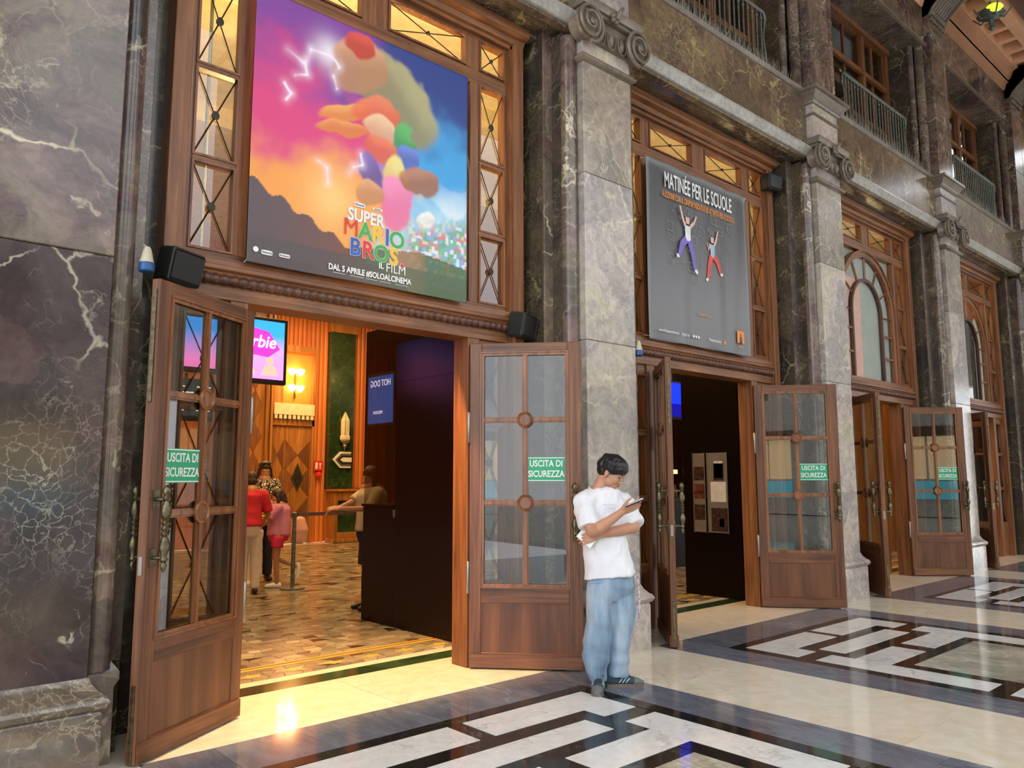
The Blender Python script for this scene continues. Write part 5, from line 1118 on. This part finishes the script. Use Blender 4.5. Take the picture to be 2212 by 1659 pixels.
# jeans
jb = MB()
jb.tube([m(1321, 1226, 0), m(1321, 1250, 0), m(1321, 1268, 0), m(1321, 1284, 0), m(1321, 1300, 0)], [(.165, .115), (.18, .125), (.185, .12), (.16, .095), (.1, .06)], 28, ref=MA)
jb.tube([m(1296, 1262, .03), m(1294, 1300, .04), m(1293, 1345, .05), m(1288, 1390, .04), m(1286, 1420, .025), m(1286, 1444, .015), m(1289, 1458, .005), m(1289, 1471, .0)], [(.1, .115), (.1, .115), (.1, .11), (.103, .1), (.097, .09), (.078, .08), (.062, .068), (.066, .07)], 22, ref=MA)
jb.tube([m(1345, 1262, -.04), m(1346, 1300, -.05), m(1341, 1345, -.06), m(1334, 1390, -.07), m(1332, 1425, -.085), m(1331, 1446, -.09), m(1330, 1459, -.09)], [(.103, .11), (.1, .105), (.1, .1), (.09, .09), (.08, .085), (.076, .082), (.073, .078)], 22, ref=MA)
def jf(p): a_ = (p-MO).dot(MA); return .014*noise.noise(Vector((p.x*6, p.y*6, p.z*2.4)))+.013*noise.noise(Vector((p.x*8+p.z*7, p.y*8, p.z*13)))*(.35+.65*min(1, max(0, (.5-p.z)/.25)))+.009*noise.noise(Vector((a_*16+p.z*5, 3, p.z*3)))
M['denim'], nt, p_ = newmat('washed_denim'); c = coords(nt, (1, 1, 1), False)
col = ramp(nt, noise_n(nt, coords(nt, (5, 5, 1.3), False), 1, 4), [(.32, (.12, .19, .28)), (.52, (.23, .33, .44)), (.7, (.45, .53, .6))])
col = mix(nt, .35, col, ramp(nt, noise_n(nt, c, 260, 2), [(.3, (.3,)*3), (.7, (.75,)*3)]), 'OVERLAY'); nt.links.new(col, p_.inputs['Base Color']); p_.inputs['Roughness'].default_value = .9
pk(link('jeans', displace(remesh(jb, .0075, 14), jf), M['denim'], mn))
sbm = MB()
sbm.tube([m(1297, 1250, .22), m(1295, 1330, .155), m(1291, 1420, .115)], .0015, 4)
# lanyard from the pocket
lm = MB(); M['lanyard'] = plain('lanyard_print', (.5, .4, .48), .7, nscale=60, noise_amt=.8)
for dx in (0, .018): lm.tube([m(1377, 1240, .0+dx), m(1380, 1275, .02+dx), m(1379+dx*90, 1320, .02+dx), m(1376, 1352, .02)], [(.009, .002)]*4, 6)
pk(lm.build('lanyard', 'lanyard', mn, 60))
# shoes
M['suede'] = plain('teal_suede', (.03, .06, .075), .75, nscale=30, noise_amt=.3); M['gum'] = plain('gum_sole', (.16, .12, .095), .6); M['stripe'] = plain('pale_stripe', (.5, .68, .72), .5); M['toe'] = plain('toe_suede', (.13, .14, .145), .8)
def shoe(heel, ang, outer):
    o = empty('shoe', (0, 0, 0), parent=mn); o.matrix_parent_inverse = Matrix.Translation((-4.46, -3.9, 0)); o.location = heel; o.rotation_euler = (0, 0, ang)
    sol = [(-.005, -.03), (.0, -.036), (.06, -.036), (.12, -.036), (.18, -.048), (.235, -.045), (.268, -.028), (.28, 0), (.27, .028), (.235, .042), (.18, .043), (.12, .033), (.06, .034), (0, .034), (-.012, .02), (-.016, 0), (-.012, -.02)]
    MB().prism(sol, 0, .022, 'z').build('sole', 'gum', o, 40)
    u = MB(); u.tube([(-.005, 0, .045), (.03, 0, .048), (.09, 0, .05), (.15, 0, .045), (.2, -.002, .038), (.24, -.002, .032), (.266, -.001, .026)], [(.036, .03), (.045, .035), (.042, .036), (.034, .04), (.027, .042), (.02, .036), (.012, .022)], 16, ends=True)
    u.tube([(.02, 0, .05), (.015, 0, .085)], [(.04, .034), (.036, .03)], 14); u.tube([(.05, 0, .07), (.1, 0, .072), (.15, 0, .06)], [.027, .025, .022], 10, ends=True)
    link('upper', remesh(u, .004, 4), M['suede'], o)
    t_ = MB(); t_.tube([(.205, -.002, .036), (.24, -.002, .031), (.268, -.001, .026)], [(.029, .043), (.023, .038), (.014, .024)], 14, ends=True); t_.build('toe_cap', 'toe', o, 60)
    for k in range(5): MB().tube([(.09+.02*k, -.024, .086-.004*k), (.095+.02*k, 0, .101-.006*k), (.09+.02*k, .024, .086-.004*k)], .0035, 6).build('lace', 'black', o, 60)
    MB().tube([(.085, 0, .1), (.1, .03, .112), (.12, .035, .1)], .003, 6).build('lace', 'black', o, 60)
    for s in (-1, 1):
        for k in range(3): MB().tube([(.085+.026*k, s*.040, .032), (.1+.026*k, s*.0385, .05), (.115+.026*k, s*.029, .07-.004*k)], [(.003, .0065)]*3, 6).build('stripe', 'stripe', o, 60)
def angof(d): return math.atan2(d.y, d.x)
toe1 = MO+MA*-.100+MBv*.215; heel1 = MO+MA*-.088+MBv*-.045; shoe(heel1, angof(toe1-heel1), 1)
toe2 = MO+MA*.205+MBv*-.115; heel2 = MO+MA*-.035+MBv*-.065; shoe(heel2, angof(toe2-heel2), 1)
# phone and card (held, so things of their own)
ph = empty('phone', m(1372, 1084, .30), label='black phone in the raised hand of the young man', cat='phone')
zx = dirv(.92, .05, .38); zz = dirv(-.38, .12, .92); zy = zz.cross(zx).normalized(); zz = zx.cross(zy)
ph.matrix_world = Matrix.Translation(m(1372, 1083, .30)) @ Matrix((zx, zy, zz)).transposed().to_4x4()
B('case', 'black', ph, -.07, .07, -.035, .035, -.004, .004, ch=.002); B('display', plain('phone_glass', (.05, .06, .08), .1, emit=(.5, .6, .7), es=.6, noise_amt=0), ph, -.065, .065, -.031, .031, .004, .0045)
cd = empty('card', m(1270, 1163, .16), label='white paper card held in the lower hand of the young man', cat='card')
zx = dirv(.75, .1, -.62); zn = dirv(.1, .98, .15); zy = zn.cross(zx).normalized(); zx = zy.cross(zn)
cd.matrix_world = Matrix.Translation(m(1271, 1163, .155)) @ Matrix((zx, zn, zy)).transposed().to_4x4()
B('sheet', 'paper_w', cd, -.065, .065, -.001, .001, -.04, .04) if 'paper_w' in M else B('sheet', 'white', cd, -.065, .065, -.001, .001, -.04, .04)

# ---- people in the lobby (adult joints for 1.7 m, scaled)
def figure(label, loc, face, hgt, rh, lh, top, bot, skin='skin_b', hair='hair_b', longhair=0, legs=((-.09, 0, 0), (.09, 0, 0)), botlen='long', shoes='white', bend=0, look=-.2, cat='person', top_len=.93):
    s = hgt/1.7; o = empty('person', loc, face, label=label, cat=cat)
    V = lambda x, y, z: Vector((x*s, (y+bend*max(0, z-.95))*s, z*s))
    b = MB(); hc = V(0, .03+bend*.1, 1.58); HRm = frame3((0, 1, look)); head(b, hc, HRm, s)
    b.tube([hc+Vector((0, -.03, -.06))*s, V(0, 0, 1.42)], .05*s, 12, ends=True)
    b.tube([V(0, 0, 1.42), V(0, 0, 1.28), V(0, 0, 1.1), V(0, 0, .92)], [(.1*s, .15*s), (.11*s, .16*s), (.1*s, .13*s), (.11*s, .16*s)], 16, ends=True)
    for sx, hnd in ((1, rh), (-1, lh)):
        sh_ = V(sx*.17, 0, 1.38); hd = V(*hnd); el = (sh_+hd)/2+Vector((sx*.06, -.1, -.1))*s*(1 if (hd-sh_).length < .5*s else .2)
        b.tube([sh_, el, hd], [.048*s, .04*s, .026*s], 10, ends=True); d = (hd-el).normalized(); hand(b, hd, d, Vector((sx*.6, 0, .8)), .5, s, thumb=-sx if sx > 0 else 1, r=.0095)
    for lx, ly, lift in legs:
        sg = 1 if lx > 0 else -1; hip = V(sg*.085, 0, .9); kn = V((sg*.085+lx)/2, ly/2+(.12 if lift else .02), .5); an = V(lx, ly-(.2 if lift else 0), .08+lift)
        b.tube([hip, kn, an], [.082*s, .056*s, .038*s], 12, ends=True)
    link('body', remesh(b, .010*s, 3, .4), M[skin], o)
    g = MB(); g.tube([V(0, 0, 1.44), V(0, 0, 1.35), V(0, 0, 1.15), V(0, 0, top_len)], [(.1*s, .135*s), (.14*s, .19*s), (.14*s, .18*s), (.155*s, .2*s)], 18); g.tube([V(-.17, 0, 1.38), V(.17, 0, 1.38)], .065*s, 10, ends=True)
    for sx, hnd in ((1, rh), (-1, lh)):
        sh_ = V(sx*.17, 0, 1.38); hd = V(*hnd); el = (sh_+hd)/2+Vector((sx*.06, -.1, -.1))*s*(1 if (hd-sh_).length < .5*s else .2); g.tube([sh_, sh_.lerp(el, .85)], [.068*s, .066*s], 12)
    link('top', displace(remesh(g, .014*s, 3), lambda p: .006+.008*noise.noise(p*9)), M[top] if isinstance(top, str) else top, o)
    g = MB(); g.tube([V(0, 0, 1.0), V(0, 0, .88), V(0, 0, .8)], [(.13*s, .175*s), (.138*s, .185*s), (.11*s, .16*s)], 18)
    for lx, ly, lift in legs:
        sg = 1 if lx > 0 else -1; hip = V(sg*.085, 0, .88); kn = V((sg*.085+lx)/2, ly/2+(.12 if lift else .02), .5); an = V(lx, ly-(.2 if lift else 0), .08+lift)
        if botlen == 'long': g.tube([hip, kn, an], [.095*s, .075*s, .062*s], 14)
        else: g.tube([hip, hip.lerp(kn, .5 if botlen == 'short' else .95)], [.1*s, .098*s], 14)
    link('trousers' if botlen == 'long' else 'shorts', displace(remesh(g, .014*s, 3), lambda p: .004+.006*noise.noise(p*11)), M[bot], o)
    g = MB(); g.ball(hc+HRm @ (Vector((0, -.02, .03))*s), (.086*s, .104*s, .088*s), 18, 12, HRm); g.ball(hc+HRm @ (Vector((0, -.05, -.03))*s), (.08*s, .06*s, .07*s), 14, 10, HRm)
    if longhair: g.tube([hc+Vector((0, -.07, .0))*s, hc+Vector((0, -.1, -.12))*s, hc+Vector((0, -.1, -.12-longhair))*s], [.075*s, .07*s, .03*s], 14, ends=True)
    if longhair:
        for sx in (-1, 1): g.tube([hc+Vector((sx*.075, -.0, .0))*s, hc+Vector((sx*.085, -.02, -.14))*s, hc+Vector((sx*.08, 0, -.16-longhair*.4))*s], [.03*s, .032*s, .014*s], 8, ends=True)
    link('hair', displace(remesh(g, .011*s, 2), lambda p: .006*noise.noise(p*35)), M[hair], o)
    for lx, ly, lift in legs:
        a = V(lx, ly-(.2 if lift else 0), .0+lift); g = MB()
        if lift: g.tube([a+Vector((0, -.03, .1))*s, a+Vector((0, -.04, -.02))*s, a+Vector((0, -.01, -.12))*s], [(.04*s, .04*s), (.045*s, .036*s), (.04*s, .025*s)], 12, ends=True)
        else: g.tube([a+Vector((0, -.05, .045))*s, a+Vector((0, .06, .045))*s, a+Vector((0, .17, .034))*s], [(.043*s, .036*s), (.044*s, .042*s), (.03*s, .036*s)], 12, ends=True)
        g.build('shoe', shoes, o, 60)
    return o
mp_, nt, p_ = newmat('patterned_blouse'); v_ = N(nt, 'ShaderNodeTexVoronoi', feature='DISTANCE_TO_EDGE'); v_.inputs['Scale'].default_value = 26; nt.links.new(warp(nt, coords(nt, (1, 1, 1), False), 8, .1), v_.inputs['Vector'])
nt.links.new(ramp(nt, v_.outputs[0], [(.0, (.01, .01, .015)), (.13, (.015, .015, .02)), (.17, (.75, .65, .45))]), p_.inputs['Base Color']); p_.inputs['Roughness'].default_value = .8
D180 = math.pi
cam_to = lambda x, y: math.atan2(y, x)
figure('woman in a black and cream patterned blouse with sunglasses on her head, facing out', (5.17, 11.5, 0), math.radians(170), 1.8, (.05, .32, 1.12), (-.1, .34, 1.08), mp_, 'navy', longhair=.16, shoes='black', look=-.35)
g = empty('sunglasses', (5.17, 11.5, 0), label='dark sunglasses pushed up on the hair of the woman in the patterned blouse', cat='sunglasses'); g.rotation_euler = (0, 0, math.radians(170))
for sx in (-1, 1): MB().ball((sx*.035, .115, 1.76), (.03, .012, .022), 12, 8).build('lens', 'black', g)
MB().tube([(-.09, 0, 1.75), (-.07, .1, 1.77), (.07, .1, 1.77), (.09, 0, 1.75)], .004, 6).build('frame', 'black', g)
figure('person in a red T-shirt and white trousers, partly hidden by the left door', (4.44, 10.25, 0), math.radians(-20), 1.62, (.2, .3, 1.0), (-.15, .3, 1.0), 'red_cotton', 'white_denim', hair='hair_b', shoes='black', look=-.5, bend=.12)
gp = (5.02, 10.62, 0)
figure('girl in a pink T-shirt and raspberry shorts, seen from the side, one foot lifted', gp, math.radians(62), 1.38, (.08, .34, 1.06), (-.1, .36, 1.0), 'pink_cotton', 'raspberry', longhair=.24, botlen='short', legs=((-.08, .0, 0), (.09, -.12, .26)), look=-.3, top_len=.9)
bp = empty('backpack', (gp[0]+.23, gp[1]-.145, .80), math.radians(62), label='small pale pink backpack on the back of the girl', cat='backpack')
g = MB(); g.tube([(0, 0, -.14), (0, -.02, 0), (0, 0, .13)], [(.06, .11), (.08, .125), (.06, .1)], 16, ends=True); link('bag', remesh(g, .012, 3), M['pale_pink'], bp); MB().tube([(.07, .03, .12), (.08, .12, .16), (.07, .14, .02), (.06, .04, -.1)], (.012, .004), 6).build('strap', 'pale_pink', bp)
sd = empty('side_table', (4.83, 11.16, 0), label='small white pedestal table between the people in the lobby', cat='table'); MB().lathe([(.13, 0), (.13, .03), (.04, .06), (.04, .86), (.16, .88), (.16, .9)], 20).build('pedestal', 'white_denim', sd)
tr = empty('tray', (4.83, 11.16, .9), label='yellow round tray on the small white table', cat='tray'); MB().lathe([(.0, .06), (.2, .06), (.23, .09), (.24, .09), (.21, .04), (0, .04)], 24, cap=False).build('dish', 'yellow', tr); MB().lathe([(.1, 0), (.14, .04)], 16).build('base', 'black', tr)
figure('person in a beige top and dark shorts reaching out an arm beside the black kiosk', (5.0, 8.1, 0), math.radians(84), 1.68, (.0, .5, 1.17), (-.12, .46, 1.2), 'khaki', 'navy', hair='hair_b', longhair=.12, botlen='knee', shoes='black', look=-.3)
